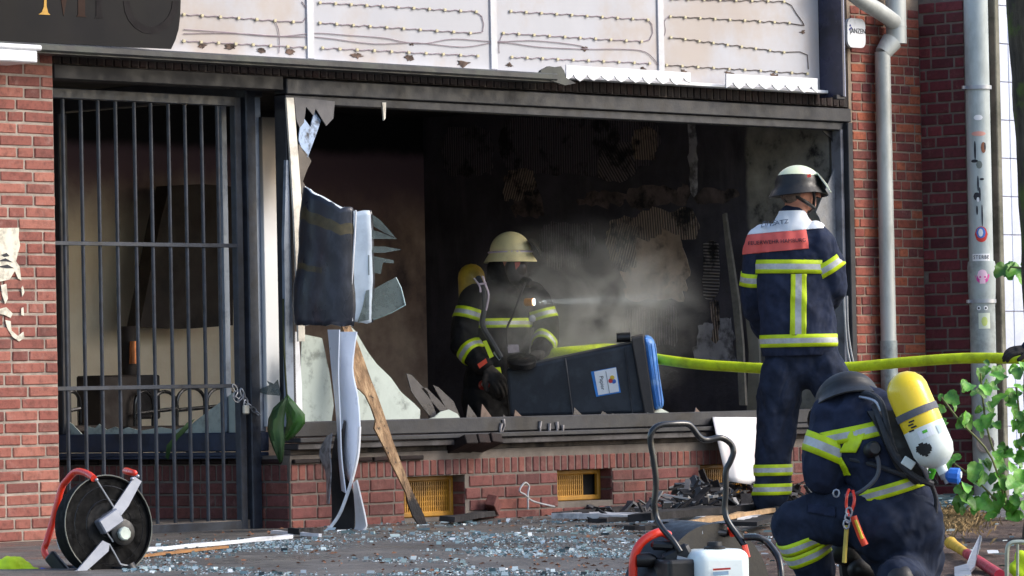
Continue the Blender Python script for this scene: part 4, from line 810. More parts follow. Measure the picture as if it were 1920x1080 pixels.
# shattered glass on the ground: nobody could count it
gl, t, b = newmat('crushed_glass'); oi = t.nodes.new('ShaderNodeNewGeometry'); c = ramp(t, oi.outputs['Random Per Island'], [(0, lin('#37444a')), (.3, lin('#71898c')), (.55, lin('#a9c0c2')), (.8, lin('#dce9ea')), (1, lin('#ffffff'))]); L(t, c, b.inputs['Base Color']); b.inputs['Roughness'].default_value = .12; b.inputs['Specular IOR Level'].default_value = .9  # white fragments put the sparkle of the glass into the colour
q = MB(); rg = random.Random(11); cnt = 0
def crumb(p, r_, flat):
    vs = []; 
    for i in range(3): a = i*2.094+rg.random()*1.2; vs.append(p+Vector((math.cos(a)*r_*rg.uniform(.6, 1.2), math.sin(a)*r_*rg.uniform(.6, 1.2), .002)))
    e = Vector((rg.uniform(-.3, .3)*r_, rg.uniform(-.3, .3)*r_, r_*flat)); k = len(q.v); q.v += vs+[v+e for v in vs]; F = [(2, 1, 0), (3, 4, 5), (0, 1, 4, 3), (1, 2, 5, 4), (2, 0, 3, 5)]; q.f += [tuple(i+k for i in f) for f in F]; q.mi += [0]*5
while cnt < 14000:
    px = rg.uniform(230, 1760); py = 945+135*rg.random()**.8
    if px < 560: py = 1012+70*rg.random()
    p = onG(px, py)
    if p.y > -.05: continue
    dens = .34+1.9*noise.noise(Vector((p.x*1.3, p.y*1.3, 0)))+.9*noise.noise(Vector((p.x*4.5, p.y*4.5, 5)))
    if px > 1430: dens -= .35
    if py > 1040: dens -= .25
    if px < 560: dens -= .1
    if rg.random() > dens: continue
    crumb(p, rg.uniform(.0018, .0062)*(2.8 if rg.random() < .05 else 1), rg.uniform(.3, 1.2)); cnt += 1
for i in range(150):
    px = rg.uniform(560, 1460); p = onG(px, rg.uniform(950, 1010))
    if p.y < -.05: crumb(p, rg.uniform(.012, .032), rg.uniform(.1, .5))
for i in range(260):
    p = onG(rg.uniform(1725, 1850), rg.uniform(938, 958)); crumb(p, rg.uniform(.02, .05), rg.uniform(.3, 1.0))
for i in range(60):
    p = onG(rg.uniform(1400, 1900), rg.uniform(980, 1078)); crumb(p+ZUP*.02, rg.uniform(.015, .04), rg.uniform(.1, .4))
tag(q.build('broken_glass', gl, None, root=False), 'crushed pale green window glass strewn over the pavement', 'glass', kind='stuff')
q = MB()
for i in range(900):
    p = onG(rg.uniform(1000, 1900) if i % 2 else rg.uniform(260, 1400), rg.uniform(952, 1080)); k = len(q.v); a = rg.random()*6.28; r_ = rg.uniform(.006, .02)
    if p.y > -.04: continue
    d = Vector((math.cos(a), math.sin(a), 0)); e = Vector((-d.y, d.x, 0)); q.add([p-d*r_+ZUP*.004, p+e*r_*.4+ZUP*.012, p+d*r_+ZUP*.006, p-e*r_*.4+ZUP*.003], [(0, 1, 2), (0, 2, 3)])
tag(q.build('litter', mat('dry_litter', '#6f4a33', .9, 0, .5, 40, .1), None, root=False), 'dry brown leaf litter and splinters on the pavement', 'litter', kind='stuff')
q = MB()
for i in range(3200):
    a_ = rg.uniform(0, 1); p = onG(1772+rg.gauss(0, 34), 982+rg.gauss(0, 12)); h_ = rg.uniform(.015, .06); d = Vector((rg.uniform(-1, 1), rg.uniform(-1, 1), 0))*h_*.9; e = Vector((rg.uniform(-1, 1), rg.uniform(-1, 1), 0)).normalized()*.0013
    q.add([p-e, p+e, p+d*.5+ZUP*h_*.7+e*.6, p+d+ZUP*h_*.8], [(0, 1, 2), (0, 2, 3)])
tag(q.build('dry_grass', mat('straw', '#8d7650', .9, 0, .5, 30, .1), None, root=False), 'tuft of dry straw coloured grass on the tree pit soil', 'grass', kind='stuff')
# ------------------------------------------------------------------ hose
HOSE = mat('neon_hose', '#d2e61a', .65, 0, .14, 10, .7, 260, dirt='#8f9a1c', dscale=9, damt=.5)
hp = [at(960, 706, 300, .3), at(985, 682, 302, .25), at(1030, 664, 305, .2), at(1090, 657, 306, .25), at(1150, 654, 306, .3), at(1210, 668, 308, .25), at(1245, 675, 310, .05), at(1310, 683, 312), at(1380, 688, 314), at(1440, 691, 316), at(1520, 690, 317), at(1600, 688, 318), at(1700, 679, 320), at(1800, 672, 322), at(1880, 672, 324), at(1960, 676, 326), at(2060, 700, 330), at(2200, 800, 334)]
pe_ = onG(2330, 955); hp += [Vector((pe_.x, pe_.y, .05)), Vector((pe_.x+2.0, pe_.y-1.0, .04))]
o = MB().tube(curve_pts(hp, 6), .032, 14).build('fire_hose', HOSE, sm=True); tag(o, 'neon yellow fire hose running from the window past the brick pier', 'hose')
# ------------------------------------------------------------------ paper bin tipped over the sill
bn = thing('paper_bin', 'dark wheelie bin with blue lid tipped over the window sill', 'bin', onY(1210, 785, .0))
def bp(px, py, dd): return at(px, py, 309, dd)
DARKB = mat('bin_plastic', '#252a33', .5, 0, .2, 7, .15, 60, dirt='#3f464f', dscale=8, damt=.4); BLU = mat('bin_lid_blue', '#3a78c2', .4, 0, .15, 7, .1, 40, dirt='#8fb4dc', dscale=12, damt=.5)
def hexa(q, A, B_, bev=0):  # two quads of corners (near-top, near-bottom, far-bottom, far-top)
    return q.add(A+B_, [(0, 1, 2, 3), (7, 6, 5, 4), (0, 4, 5, 1), (1, 5, 6, 2), (2, 6, 7, 3), (3, 7, 4, 0)])
A_ = [bp(948, 692, -.13), bp(955, 782, -.13), bp(957, 786, .2), bp(950, 688, .2)]; B2 = [bp(1190, 642, -.2), bp(1212, 776, -.2), bp(1213, 780, .27), bp(1190, 638, .27)]
o = hexa(MB(), A_, B2).build('body', DARKB, bn); md = o.modifiers.new('b', 'BEVEL'); md.width = .022; md.segments = 3
C1 = [bp(1183, 634, -.225), bp(1209, 778, -.225), bp(1210, 782, .29), bp(1183, 630, .29)]; C2 = [bp(1207, 629, -.225), bp(1228, 775, -.225), bp(1229, 779, .29), bp(1207, 625, .29)]
o = hexa(MB(), C1, C2).build('rim', mat('bin_rim', '#3b3838', .5, 0, .2, 9, .1, 50), bn); md = o.modifiers.new('b', 'BEVEL'); md.width = .008; md.segments = 2
D1 = [bp(1206, 629, -.23), bp(1227, 772, -.23), bp(1228, 776, .29), bp(1206, 625, .29)]; D2 = [bp(1226, 636, -.2), bp(1246, 760, -.2), bp(1246, 764, .26), bp(1226, 632, .26)]
o = hexa(MB(), D1, D2).build('lid', BLU, bn); md = o.modifiers.new('b', 'BEVEL'); md.width = .03; md.segments = 3
for px_ in (1172, 1060): MB().bar(bp(px_, 646+(1190-px_)*.2, -.2-.0), bp(px_+14, 776+(1190-px_)*.01, -.2+(1190-px_)*.0003), .006, .012, bev=.002).build('body_rib', DARKB, bn)
for k in range(3): MB().bar(bp(1214+k*7, 644, -.232), bp(1232+k*5, 762, -.228), .008, .008, bev=.002).build('lid_rib', BLU, bn)
MB().tube([bp(1156, 634, -.17), bp(1182, 633, -.17)], .026, 12).build('handle', BLACKP, bn, sm=True); MB().tube([bp(1156, 632, .22), bp(1182, 631, .22)], .026, 12).build('handle', BLACKP, bn, sm=True); MB().tube([bp(1160, 630, -.19), bp(1160, 628, .24)], .014, 10).build('handle_bar', BLACKP, bn, sm=True)
MB().lathe(bp(978, 680, -.16), ZUP*.9-f0*.35, [(-.02, .08), (-.015, .088), (.015, .088), (.02, .08)], 22).build('wheel', BLACKP, bn, sm=True); MB().lathe(bp(978, 676, .2), ZUP*.9-f0*.35, [(-.02, .08), (-.015, .088), (.015, .088), (.02, .08)], 22).build('wheel', BLACKP, bn, sm=True)
nf = ((B2[1]-A_[1]).cross(A_[0]-A_[1])).normalized(); nf = nf if nf.dot(f0) < 0 else -nf
def bf(px, py, off):      # point on the bin's near face
    d = ray(px, py); t_ = (A_[0]-CAM).dot(nf)/d.dot(nf); return CAM + d*t_ + nf*off
MB().prism([bf(*p, .001) for p in [(1108, 697), (1155, 688), (1164, 736), (1118, 744)]], nf*.002).build('label_border', mat('label_blue', '#2f7fd0', .5), bn)
MB().prism([bf(*p, .0032) for p in [(1114, 697), (1155, 689), (1161, 734), (1122, 741)]], nf*.001).build('label', mat('label_white', '#e6ebf0', .5, 0, .04), bn)
ex = (bf(1162, 736, 0)-bf(1155, 688, 0)).normalized(); ey = (bf(1155, 690, 0)-bf(1112, 697, 0)).normalized()
lettering('Papier', .034, bf(1129, 718, .0045), ex, ey, INK, bn)
MB().bar(bf(1136, 696, .0045), bf(1143, 737, .0045), .002, .002).build('label_line', INK, bn)
for dx, dy, c_ in ((0, -5, '#d8b93a'), (-3, 1, '#c23a3a'), (3, 2, '#3a6ac2')): MB().lathe(bf(1148+dx, 713+dy, .0042), nf, [(0, .014), (.0012, .014)], 12).build('label_emblem', mat('emblem'+c_[1:], c_, .5), bn)
# ------------------------------------------------------------------ smoke in the room
m = bpy.data.materials.new('smoke'); m.use_nodes = True; t = m.node_tree; t.nodes.remove(t.nodes['Principled BSDF']); pv = t.nodes.new('ShaderNodeVolumePrincipled'); pv.inputs['Color'].default_value = (.75, .76, .74, 1); pv.inputs['Anisotropy'].default_value = .2
co = t.nodes.new('ShaderNodeTexCoord'); gr_ = N(t, 'ShaderNodeTexGradient', gradient_type='SPHERICAL'); L(t, co.outputs['Object'], gr_.inputs[0])
dn = math_(t, 'MULTIPLY', smooth(t, gr_.outputs[1], .0, .6), smooth(t, noi(t, 2.2, 6, .62, co.outputs['Object'], 1.2), .38, .64)); L(t, math_(t, 'MULTIPLY', dn, 1.8), pv.inputs['Density']); L(t, pv.outputs[0], t.nodes['Material Output'].inputs['Volume'])
bm = bmesh.new(); bmesh.ops.create_icosphere(bm, subdivisions=3, radius=1); me = bpy.data.meshes.new('smoke'); bm.to_mesh(me); bm.free()
o = link('smoke', me, m); o.location = at(1092, 597, 303, .16); o.scale = (1.0, .75, .68); tag(o, 'grey smoke drifting in the burnt room beside the masked firefighter', 'smoke', kind='stuff')
# ------------------------------------------------------------------ figures
def tcap(q, p0, r0_, p1, r1, wd=None, n=16):
    p0, p1 = Vector(p0), Vector(p1); t_ = p1-p0; ln = max(t_.length, 1e-4); t_ = t_/ln
    a = Vector(wd) if wd is not None else (ZUP if abs(t_.z) < .8 else Vector((1, 0, 0))); a = (a-t_*a.dot(t_)).normalized(); b_ = t_.cross(a)
    g = lambda r: (r, r) if not hasattr(r, '__len__') else r
    A_, B_ = g(r0_), g(r1); rings = []
    for k in range(5): th = math.pi/2*(1-k/4); rings.append((p0-t_*min(A_)*math.sin(th), A_[0]*math.cos(th), A_[1]*math.cos(th)))
    for k in range(5): th = math.pi/2*k/4; rings.append((p1+t_*min(B_)*math.sin(th), B_[0]*math.cos(th), B_[1]*math.cos(th)))
    vs = []; fs = []
    for c_, ra, rb in rings:
        for i in range(n): an = 2*math.pi*i/n; vs.append(c_+a*math.cos(an)*max(ra, .0005)+b_*math.sin(an)*max(rb, .0005))
    for k in range(9):
        for i in range(n): fs.append((k*n+i, k*n+(i+1) % n, (k+1)*n+(i+1) % n, (k+1)*n+i))
    fs += [tuple(reversed(range(n))), tuple(range(9*n, 10*n))]
    return q.add(vs, fs)
def limb(q, pts, wd=None):
    for (p, r), (p2, r_2) in zip(pts, pts[1:]): tcap(q, p, r, p2, r_2, wd)
    return q
def grow(q, name, m_, parent, voxel=.011, it=8, amp=.006, fr=(7, 7, 3.5), seed=0.0):
    o = org(parent); me = q.mesh(name, o); bm = bmesh.new(); bm.from_mesh(me); bmesh.ops.recalc_face_normals(bm, faces=bm.faces); bm.to_mesh(me); bm.free()
    tmp = bpy.data.objects.new('tmp', me); COL.objects.link(tmp); md = tmp.modifiers.new('r', 'REMESH'); md.mode = 'VOXEL'; md.voxel_size = voxel; sm_ = tmp.modifiers.new('s', 'SMOOTH'); sm_.factor = .5; sm_.iterations = it
    bpy.context.view_layer.update(); res = bpy.data.meshes.new_from_object(tmp.evaluated_get(bpy.context.evaluated_depsgraph_get())); bpy.data.objects.remove(tmp); bpy.data.meshes.remove(me)
    if amp:
        nm = [v.normal.copy() for v in res.vertices]
        for v, n_ in zip(res.vertices, nm):
            p = v.co; w_ = Vector((p.x*fr[0]+seed, p.y*fr[1], p.z*fr[2]))
            k = 1-abs(noise.noise(w_ + Vector((noise.noise(p*4), noise.noise(p*4+Vector((7, 0, 0))), 0))*.6))*2; k2 = noise.noise(p*22)
            k3 = 1-abs(noise.noise(w_*2.3+Vector((3, 8, 1))))*2; v.co = p + n_*(amp*(k-.35)*1.3 + amp*.6*(k3-.35) + amp*.3*k2)
    res.name = name; ob = link(name, res, m_, parent, True); return ob
def cutout(src, name, planes, mats, parent, keep=None, off=.005, split=None, th=.004):
    """copy of the garment between planes (point, normal: kept side is the negative one), lifted off the cloth"""
    o = org(src); bm = bmesh.new(); bm.from_mesh(src.data)
    if keep:
        bmesh.ops.delete(bm, geom=[f for f in bm.faces if not keep(f.calc_center_median()+o, f.normal)], context='FACES')
    for p, n_ in planes: bmesh.ops.bisect_plane(bm, geom=bm.verts[:]+bm.edges[:]+bm.faces[:], plane_co=Vector(p)-o, plane_no=n_, clear_outer=True)
    if split:
        for p, n_ in split[0]: bmesh.ops.bisect_plane(bm, geom=bm.verts[:]+bm.edges[:]+bm.faces[:], plane_co=Vector(p)-o, plane_no=n_)
        for f in bm.faces: f.material_index = split[1](f.calc_center_median()+o)
    bm.normal_update()
    for v in bm.verts: v.co += v.normal*off
    me = bpy.data.meshes.new(name); bm.to_mesh(me); bm.free()
    if not me.polygons: return None
    ob = link(name, me, mats, parent, True); md = ob.modifiers.new('t', 'SOLIDIFY'); md.thickness = th; md.offset = -1; return ob
NEON = mat('neon_tape', '#c8e010', .55, 0, .12, 20, .15, 200, dirt='#8f9a20', dscale=7, damt=.35); SILV = mat('silver_tape', '#b9bcbc', .45, .15, .1, 60, .15, 200, dirt='#84827c', dscale=9, damt=.5)
def bvh_of(ob): o = org(ob.parent); return BVHTree.FromPolygons([v.co+o for v in ob.data.vertices], [tuple(f.vertices) for f in ob.data.polygons])
def band(src, c, axis, w_, parent, rmax, ref=None, arc=None, off=.006, n=56):
    """tape laid round a garment: rays from the limb's axis find the cloth"""
    c = Vector(c); a = Vector(axis).normalized(); u, v = frame_of(a, Vector(ref) if ref is not None else None); bv_ = bvh_of(src); h = w_/2
    ra, rb = rmax if hasattr(rmax, '__len__') else (rmax, rmax); closed = arc is None; A0, A1 = arc or (0, 2*math.pi); m_ = n if closed else n+1
    rows = []
    for t_ in (-h, -.4*h, .4*h, h):
        rr = []
        for i in range(m_):
            an = A0+(A1-A0)*i/n; d = u*math.cos(an)+v*math.sin(an); lim = ra*rb/math.sqrt((rb*math.cos(an))**2+(ra*math.sin(an))**2); hit = bv_.ray_cast(c+a*t_, d, lim); rr.append(hit[3] if hit[0] is not None else lim)
        for _ in range(2): rr = [(rr[i-1 if (closed or i) else 0]+2*rr[i]+rr[(i+1) % m_ if closed else min(i+1, m_-1)])/4 for i in range(m_)]
        rows.append([c+a*t_+(u*math.cos(A0+(A1-A0)*i/n)+v*math.sin(A0+(A1-A0)*i/n))*(rr[i]+off) for i in range(m_)])
    q = MB(); q.v = [p for r in rows for p in r]
    for k in range(3):
        for i in range(n): j = (i+1) % m_; q.f.append((k*m_+i, k*m_+j, (k+1)*m_+j, (k+1)*m_+i)); q.mi.append(1 if k == 1 else 0)
    ob = q.build('reflective_band', [NEON, SILV], parent, sm=True); md = ob.modifiers.new('t', 'SOLIDIFY'); md.thickness = .004; return ob
def near(a, b_, r):
    a, b_ = Vector(a), Vector(b_); d = b_-a
    def k(p, n_=None): t_ = max(0, min(1, (p-a).dot(d)/d.length_squared)); return (p-a-d*t_).length < r
    return k
NAVY = mat('navy_turnout_cloth', '#242b3e', .9, 0, .3, 16, .5, 120, dirt='#363e54', dscale=5, damt=.4, spec=.2, fold=.05)
NAVY2 = mat('navy_trouser_cloth', '#222939', .9, 0, .3, 16, .5, 120, dirt='#323a4e', dscale=4, damt=.4, spec=.2, fold=.06)
BLKC = mat('sooty_black_cloth', '#171719', .9, 0, .35, 16, .35, 160, dirt='#2e2c2a', dscale=5, damt=.5, spec=.2, fold=.05)
RUB = mat('black_rubber', '#131417', .5, 0, .3, 12, .15, 80); SKIN = mat('skin', '#c98d74', .55, 0, .12, 14, .1, 150, dirt='#a8614a', dscale=8, damt=.35)
STRAP = mat('harness_webbing', '#2b2e34', .7, 0, .2, 30, .4, 250); GREYS = mat('grey_strap', '#5d6068', .7, 0, .15, 30, .3, 250); HAIR = mat('short_grey_hair', '#6d5d52', .9, 0, .4, 80, .6, 200)
def helmet(c, up, fw, rx, ry, rz, shell_m, brim_m, parent, brim=.03, drop=.045, back=.0, n=28, rise=.004):
    up = Vector(up).normalized(); fw = Vector(fw); fw = (fw-up*fw.dot(up)).normalized(); sd = fw.cross(up); c = Vector(c)
    def ring(h, k, ex=0.0, bk=0.0): return [c + up*(h-bk*max(0, -math.cos(2*math.pi*i/n))) + fw*(rx*k+ex*(1+.35*abs(math.cos(2*math.pi*i/n))))*math.cos(2*math.pi*i/n) + sd*(ry*k+ex)*math.sin(2*math.pi*i/n) for i in range(n)]
    def loft(rings, close=False):
        vs = [v for r in rings for v in r]; fs = [(k*n+i, k*n+(i+1) % n, (k+1)*n+(i+1) % n, (k+1)*n+i) for k in range(len(rings)-1) for i in range(n)]
        if close: fs.append(tuple(range(n)))
        return MB().add(vs, fs)
    o = loft([ring(rz*math.cos(t_), math.sin(t_)) for t_ in [.05+1.52*k/9 for k in range(10)]], True).build('helmet_shell', shell_m, parent, sm=True); md = o.modifiers.new('t', 'SOLIDIFY'); md.thickness = .004
    o2 = loft([ring(rise, math.sqrt(max(.05, 1-(rise/rz)**2)) if rise > .01 else 1.0, .003), ring(rise*.3-.008, 1.0, .004), ring(-.012, 1.0, .004, back*.3), ring(-drop*.6, 1.0, brim*.6, back*.7), ring(-drop, 1.0, brim, back), ring(-drop-.004, 1.0, brim-.003, back), ring(-drop*.6, .97, brim*.5, back*.7)]).build('helmet_brim', brim_m, parent, sm=True)
    return o, o2
def hand(parent, wrist, palm_dir, back, side, m_, curl=.9, sc=1.0):
    d = Vector(palm_dir).normalized(); bk = Vector(back); bk = (bk-d*bk.dot(d)).normalized(); sd = Vector(side); sd = (sd-d*sd.dot(d)-bk*sd.dot(bk)).normalized(); w0 = Vector(wrist); q = MB()
    tcap(q, w0, (.034*sc, .024*sc), w0+d*.075*sc, (.044*sc, .02*sc), sd)
    for k, (o_, l_) in enumerate(((-.033, .062), (-.011, .075), (.011, .07), (.032, .055))):
        p = w0+d*.085*sc+sd*o_*sc; a = 0.35*curl; dr = d
        for j, f_ in enumerate((.42, .33, .25)):
            dr = (d*math.cos(a)-bk*math.sin(a)); p2 = p+dr*l_*sc*f_*1.15; tcap(q, p, .0125*sc*(1-.08*j), p2, .0118*sc*(1-.08*j), n=10); p = p2; a += .62*curl
    p = w0+d*.03*sc-sd*.035*sc; a1 = (d*.75-sd*.75).normalized(); p2 = p+a1*.04*sc; tcap(q, p, .016*sc, p2, .014*sc, n=10); a2 = (d*.85-sd*.2-bk*.45).normalized(); tcap(q, p2, .0138*sc, p2+a2*.038*sc, .0125*sc, n=10)
    return grow(q, 'glove', m_, parent, .0055, 3, 0)
def boot(parent, ankle, sole, toe, m_):
    q = MB(); a, s_, d = Vector(ankle), Vector(sole), Vector(toe).normalized(); h = s_+ZUP*.045
    tcap(q, a, .062, h-d*.02, .055); tcap(q, h-d*.04, .05, h+d*.14-ZUP*.005, .046); tcap(q, h+d*.1, .048, h+d*.19-ZUP*.01, .038)
    o = grow(q, 'boot', m_, parent, .009, 4, .002)
    return o
# ---------- standing firefighter, seen from behind
s1 = 338; J = lambda px, py, dd=0.0: at(px, py, s1, dd)
foot = J(1447, 966); foot.z = zg(foot.y)
p1_ = thing('person', 'standing firefighter seen from behind in jacket with white and red yoke', 'person', foot)
wd = (r0*.97-f0*.22).normalized(); fc = (f0*.97+r0*.22).normalized(); hf = (f0*.55+r0*.83).normalized()
q = MB(); tcap(q, J(1497, 364), (.078, .095), J(1499, 350), (.078, .097), r0*.85-f0*.5, 20); limb(q, [(J(1497, 372, .02), .07), (J(1490, 402, .01), .064), (J(1488, 430), .08)])
tcap(q, J(1516, 372, .035), .045, J(1519, 383, .04), .035); tcap(q, J(1505, 366, -.07), .018, J(1504, 372, -.07), .014); tcap(q, J(1534, 362, .06), .015, J(1537, 368, .063), .012)
limb(q, [(J(1488, 430), (.13, .08)), (J(1490, 520), (.15, .1)), (J(1500, 660), (.15, .1))], wd)
limb(q, [(J(1462, 690), .085), (J(1453, 800), .06), (J(1447, 940), .045)]); limb(q, [(J(1546, 690), .085), (J(1600, 795, -.1), .06), (J(1618, 945, -.03), .045)])
limb(q, [(J(1538, 452, -.03), .05), (J(1566, 538, -.02), .042), (J(1540, 570, .28), .034), (J(1530, 565, .36), .03)]); limb(q, [(J(1424, 458, .04), .05), (J(1409, 560, .1), .042), (J(1432, 620, .32), .034), (J(1440, 615, .4), .03)])
body = grow(q, 'body', SKIN, p1_, .01, 4, 0)
q = MB()
limb(q, [(J(1488, 425, -.01), (.10, .085)), (J(1484, 455, -.0), (.19, .115)), (J(1484, 500), (.2, .14)), (J(1494, 580), (.205, .15)), (J(1500, 648), (.215, .165))], wd)
tcap(q, J(1436, 448, .04), .075, J(1532, 444, -.03), .075); limb(q, [(J(1488, 408, 0), (.075, .075)), (J(1486, 432, -.01), (.11, .09))], wd)
limb(q, [(J(1534, 452, -.03), .088), (J(1553, 500, -.03), .086), (J(1562, 540, 0), .08), (J(1542, 570, .24), .066)]); limb(q, [(J(1427, 456, .04), .08), (J(1414, 520, .07), .072), (J(1411, 565, .1), .068), (J(1432, 618, .3), .06)])
jk = grow(q, 'jacket', NAVY, p1_, .0105, 7, .012, (5, 5, 3.2))
bmj = bmesh.new(); bmj.from_mesh(jk.data); cut = J(1500, 667)-org(p1_); bmesh.ops.bisect_plane(bmj, geom=bmj.verts[:]+bmj.edges[:]+bmj.faces[:], plane_co=cut, plane_no=(0, 0, -1), clear_outer=True); bmj.to_mesh(jk.data); bmj.free(); md = jk.modifiers.new('t', 'SOLIDIFY'); md.thickness = .008; md.offset = -1
q = MB(); tcap(q, J(1500, 650), (.195, .13), J(1502, 688), (.2, .12), wd)
limb(q, [(J(1466, 700, 0), (.118, .125)), (J(1456, 780, 0), (.108, .115)), (J(1452, 850), (.1, .105)), (J(1446, 932), (.093, .1))], wd); limb(q, [(J(1546, 690, -.02), (.118, .125)), (J(1600, 795, -.1), (.108, .115)), (J(1618, 940, -.03), (.09, .1))], wd)
tr = grow(q, 'trousers', NAVY2, p1_, .0105, 6, .015, (6, 6, 3.2), 3.0)
for px, dd in ((1447, 0), (1618, -.03)):
    sp_ = J(px, 966, dd); sp_.z = zg(sp_.y)+.0; boot(p1_, J(px, 935, dd), sp_, (f0*.8-r0*.35 if px < 1500 else f0*.8+r0*.3), RUB)
bandT = lambda p, n_=None: near(J(1484, 440), J(1500, 660), .26)(p) and not near(J(1545, 470, -.03), J(1562, 540, 0), .098)(p) and not near(J(1418, 500, .06), J(1411, 565, .1), .082)(p)
band(jk, J(1485, 501), ZUP+r0*.03, .076, p1_, (.215, .165), wd, None); band(jk, J(1500, 639), ZUP, .07, p1_, (.25, .2), wd)
band(jk, J(1549, 500, -.03), (J(1564, 545, 0)-J(1534, 450, -.03))+r0*.08, .076, p1_, .1); band(jk, J(1414, 522, .07), (J(1411, 565, .1)-J(1427, 456, .04))+r0*.05, .075, p1_, .085)
vx = J(1494, 560); cutout(jk, 'reflective_band', [(vx+r0*.043, r0+ZUP*-.03), (vx-r0*.043, -r0+ZUP*.03), (J(1495, 515), ZUP), (J(1500, 629), -ZUP)], [NEON, SILV], p1_, lambda p, n_: n_.dot(f0) < -.2 and bandT(p), .005, ([(vx+r0*.017, r0+ZUP*-.03), (vx-r0*.017, r0-ZUP*.03)], lambda p: 1 if abs((p-vx).dot((r0-ZUP*.03).normalized())) < .017 else 0))
for py in (881, 917): band(tr, J(1449, py), ZUP, .062, p1_, .13, wd); band(tr, J(1611+(py-881)*.12, py, -.06), ZUP, .062, p1_, .125, wd)
# yoke: white above red, on the back of the shoulders
yk = lambda p, n_: n_.dot(f0)-n_.z*1.2 < .12 and not near(J(1552, 470, -.04), J(1566, 530, -.02), .092)(p)
yw = cutout(jk, 'yoke_white', [(J(1470, 435), -ZUP+r0*.06), (J(1488, 396), ZUP), (J(1541, 440, -.1), r0-f0*.1-ZUP*.2)], [mat('yoke_white', '#e3e9ef', .7, 0, .04, 10, .2, 200)], p1_, yk, .005)
yr = cutout(jk, 'yoke_red', [(J(1470, 471), -ZUP+r0*.06), (J(1470, 435.5), ZUP-r0*.06), (J(1514, 452, -.1), r0+ZUP*.12)], [mat('yoke_red', '#e0625a', .7, 0, .06, 10, .2, 200)], p1_, yk, .005)
bv = BVHTree.FromPolygons([v.co+org(p1_) for v in jk.data.vertices], [tuple(f.vertices) for f in jk.data.polygons])
lettering('FEUERWEHR HAMBURG', .0295, J(1459, 452, -.2), (r0-f0*.0+ZUP*.03), ZUP, INK, p1_, 1.0, bv); lettering('EINSATZ', .034, J(1455, 417, -.2), r0+ZUP*.12, ZUP, mat('blue_grey_ink', '#5d6f86', .6), p1_, 1.15, bv)
helmet(J(1497, 345, .0), ZUP*1+hf*.16-r0*.12, hf, .135, .112, .105, mat('pale_lime_helmet', '#dfe6c2', .35, 0, .05, 6, .03, 40, coat=.3), BLACKP, p1_, .034, .058, .022, rise=.042)
cutq = MB().ribbon([(J(1531, 322, -.06), J(1539, 330, .12)), (J(1544, 340, -.08), J(1551, 345, .12)), (J(1557, 359, -.09), J(1560, 362, .1))], .004).build('visor', mat('visor_plate', '#c3d0bd', .15, 0, .05, 6, .02, 20), p1_)
MB().tube([J(1478, 358, -.09), J(1494, 368, -.085), (J(1516, 382, -.06)), J(1527, 390, 0)], .011, 8).build('chin_strap', BLACKP, p1_, sm=True); MB().tube([J(1524, 350, -.05), J(1527, 372, -.03), J(1525, 392, 0), J(1515, 402, .03)], .009, 8).build('chin_strap', BLACKP, p1_, sm=True)
MB().tube([J(1466, 352, -.06), J(1468, 366, -.05), J(1476, 378, -.05)], .008, 8).build('chin_strap', BLACKP, p1_, sm=True)
tcap(MB(), J(1486, 350, -.012), (.08, .098), J(1487, 358, -.012), (.079, .093), r0).build('hair', HAIR, p1_, sm=True)
MB().prism([J(1513, 327, -.135), J(1520, 326, -.13), J(1521, 332, -.13), J(1514, 333, -.135)], -f0*.004).build('helmet_emblem', cm('red_print', '#c8342c'), p1_)
# ---------- kneeling firefighter with air cylinder
s2 = 480; K = lambda px, py, dd=0.0: at(px, py, s2, dd)
kf = K(1690, 1150); kf.z = zg(kf.y)
p2_ = thing('person', 'kneeling firefighter with a yellow air cylinder on the back', 'person', kf)
def gnd(p): return Vector((p.x, p.y, zg(p.y)))
ax = (K(1605, 760)-K(1668, 935)).normalized(); wk = (r0*.92-f0*.38); wk = (wk-ax*wk.dot(ax)).normalized()
kneeL, kneeR = K(1492, 978, .10), gnd(K(1706, 1120, .05))+ZUP*.09; ankL = gnd(K(1530, 1130, .12))+ZUP*.12; ankR = gnd(K(1690, 1160, -.38))+ZUP*.10
q = MB(); tcap(q, K(1588, 765, .16), .09, K(1582, 755, .18), .085); limb(q, [(K(1590, 762, .12), .065), (K(1605, 775, .03), .09)])
limb(q, [(K(1610, 775, .02), (.14, .1)), (K(1650, 880), (.14, .1)), (K(1672, 960), (.15, .11))], wk); limb(q, [(K(1630, 965), .09), (kneeL, .065), (ankL, .05)]); limb(q, [(K(1700, 985), .09), (kneeR, .065), (ankR, .05)])
limb(q, [(K(1565, 785, .06), .055), (K(1548, 890, .05), .045), (K(1590, 900, .25), .035), (K(1600, 905, .33), .03)]); limb(q, [(K(1660, 780, -.02), .055), (K(1700, 880, .1), .045), (K(1640, 900, .3), .03)])
grow(q, 'body', SKIN, p2_, .011, 4, 0)
q = MB(); limb(q, [(K(1592, 758, .1), (.085, .085)), (K(1595, 766, .04), (.10, .09)), (K(1612, 790, .02), (.15, .125)), (K(1642, 840, -.02), (.145, .14)), (K(1664, 900, -.01), (.15, .145)), (K(1670, 928), (.165, .15))], wk)
tcap(q, K(1562, 778, .07), .072, K(1660, 775, -.04), .075); limb(q, [(K(1566, 785, .04), .09), (K(1550, 845, .02), .088), (K(1542, 888, .02), .082), (K(1582, 905, .2), .066)]); limb(q, [(K(1660, 785, -.03), .088), (K(1700, 870, .05), .078), (K(1660, 905, .25), .065)])
jk2 = grow(q, 'jacket', NAVY, p2_, .0105, 6, .013, (6, 6, 4), 11)
q = MB(); tcap(q, K(1668, 935), (.175, .15), K(1674, 985), (.185, .17), r0); tcap(q, K(1655, 975, -.02), .15, K(1690, 985, -.04), .15)
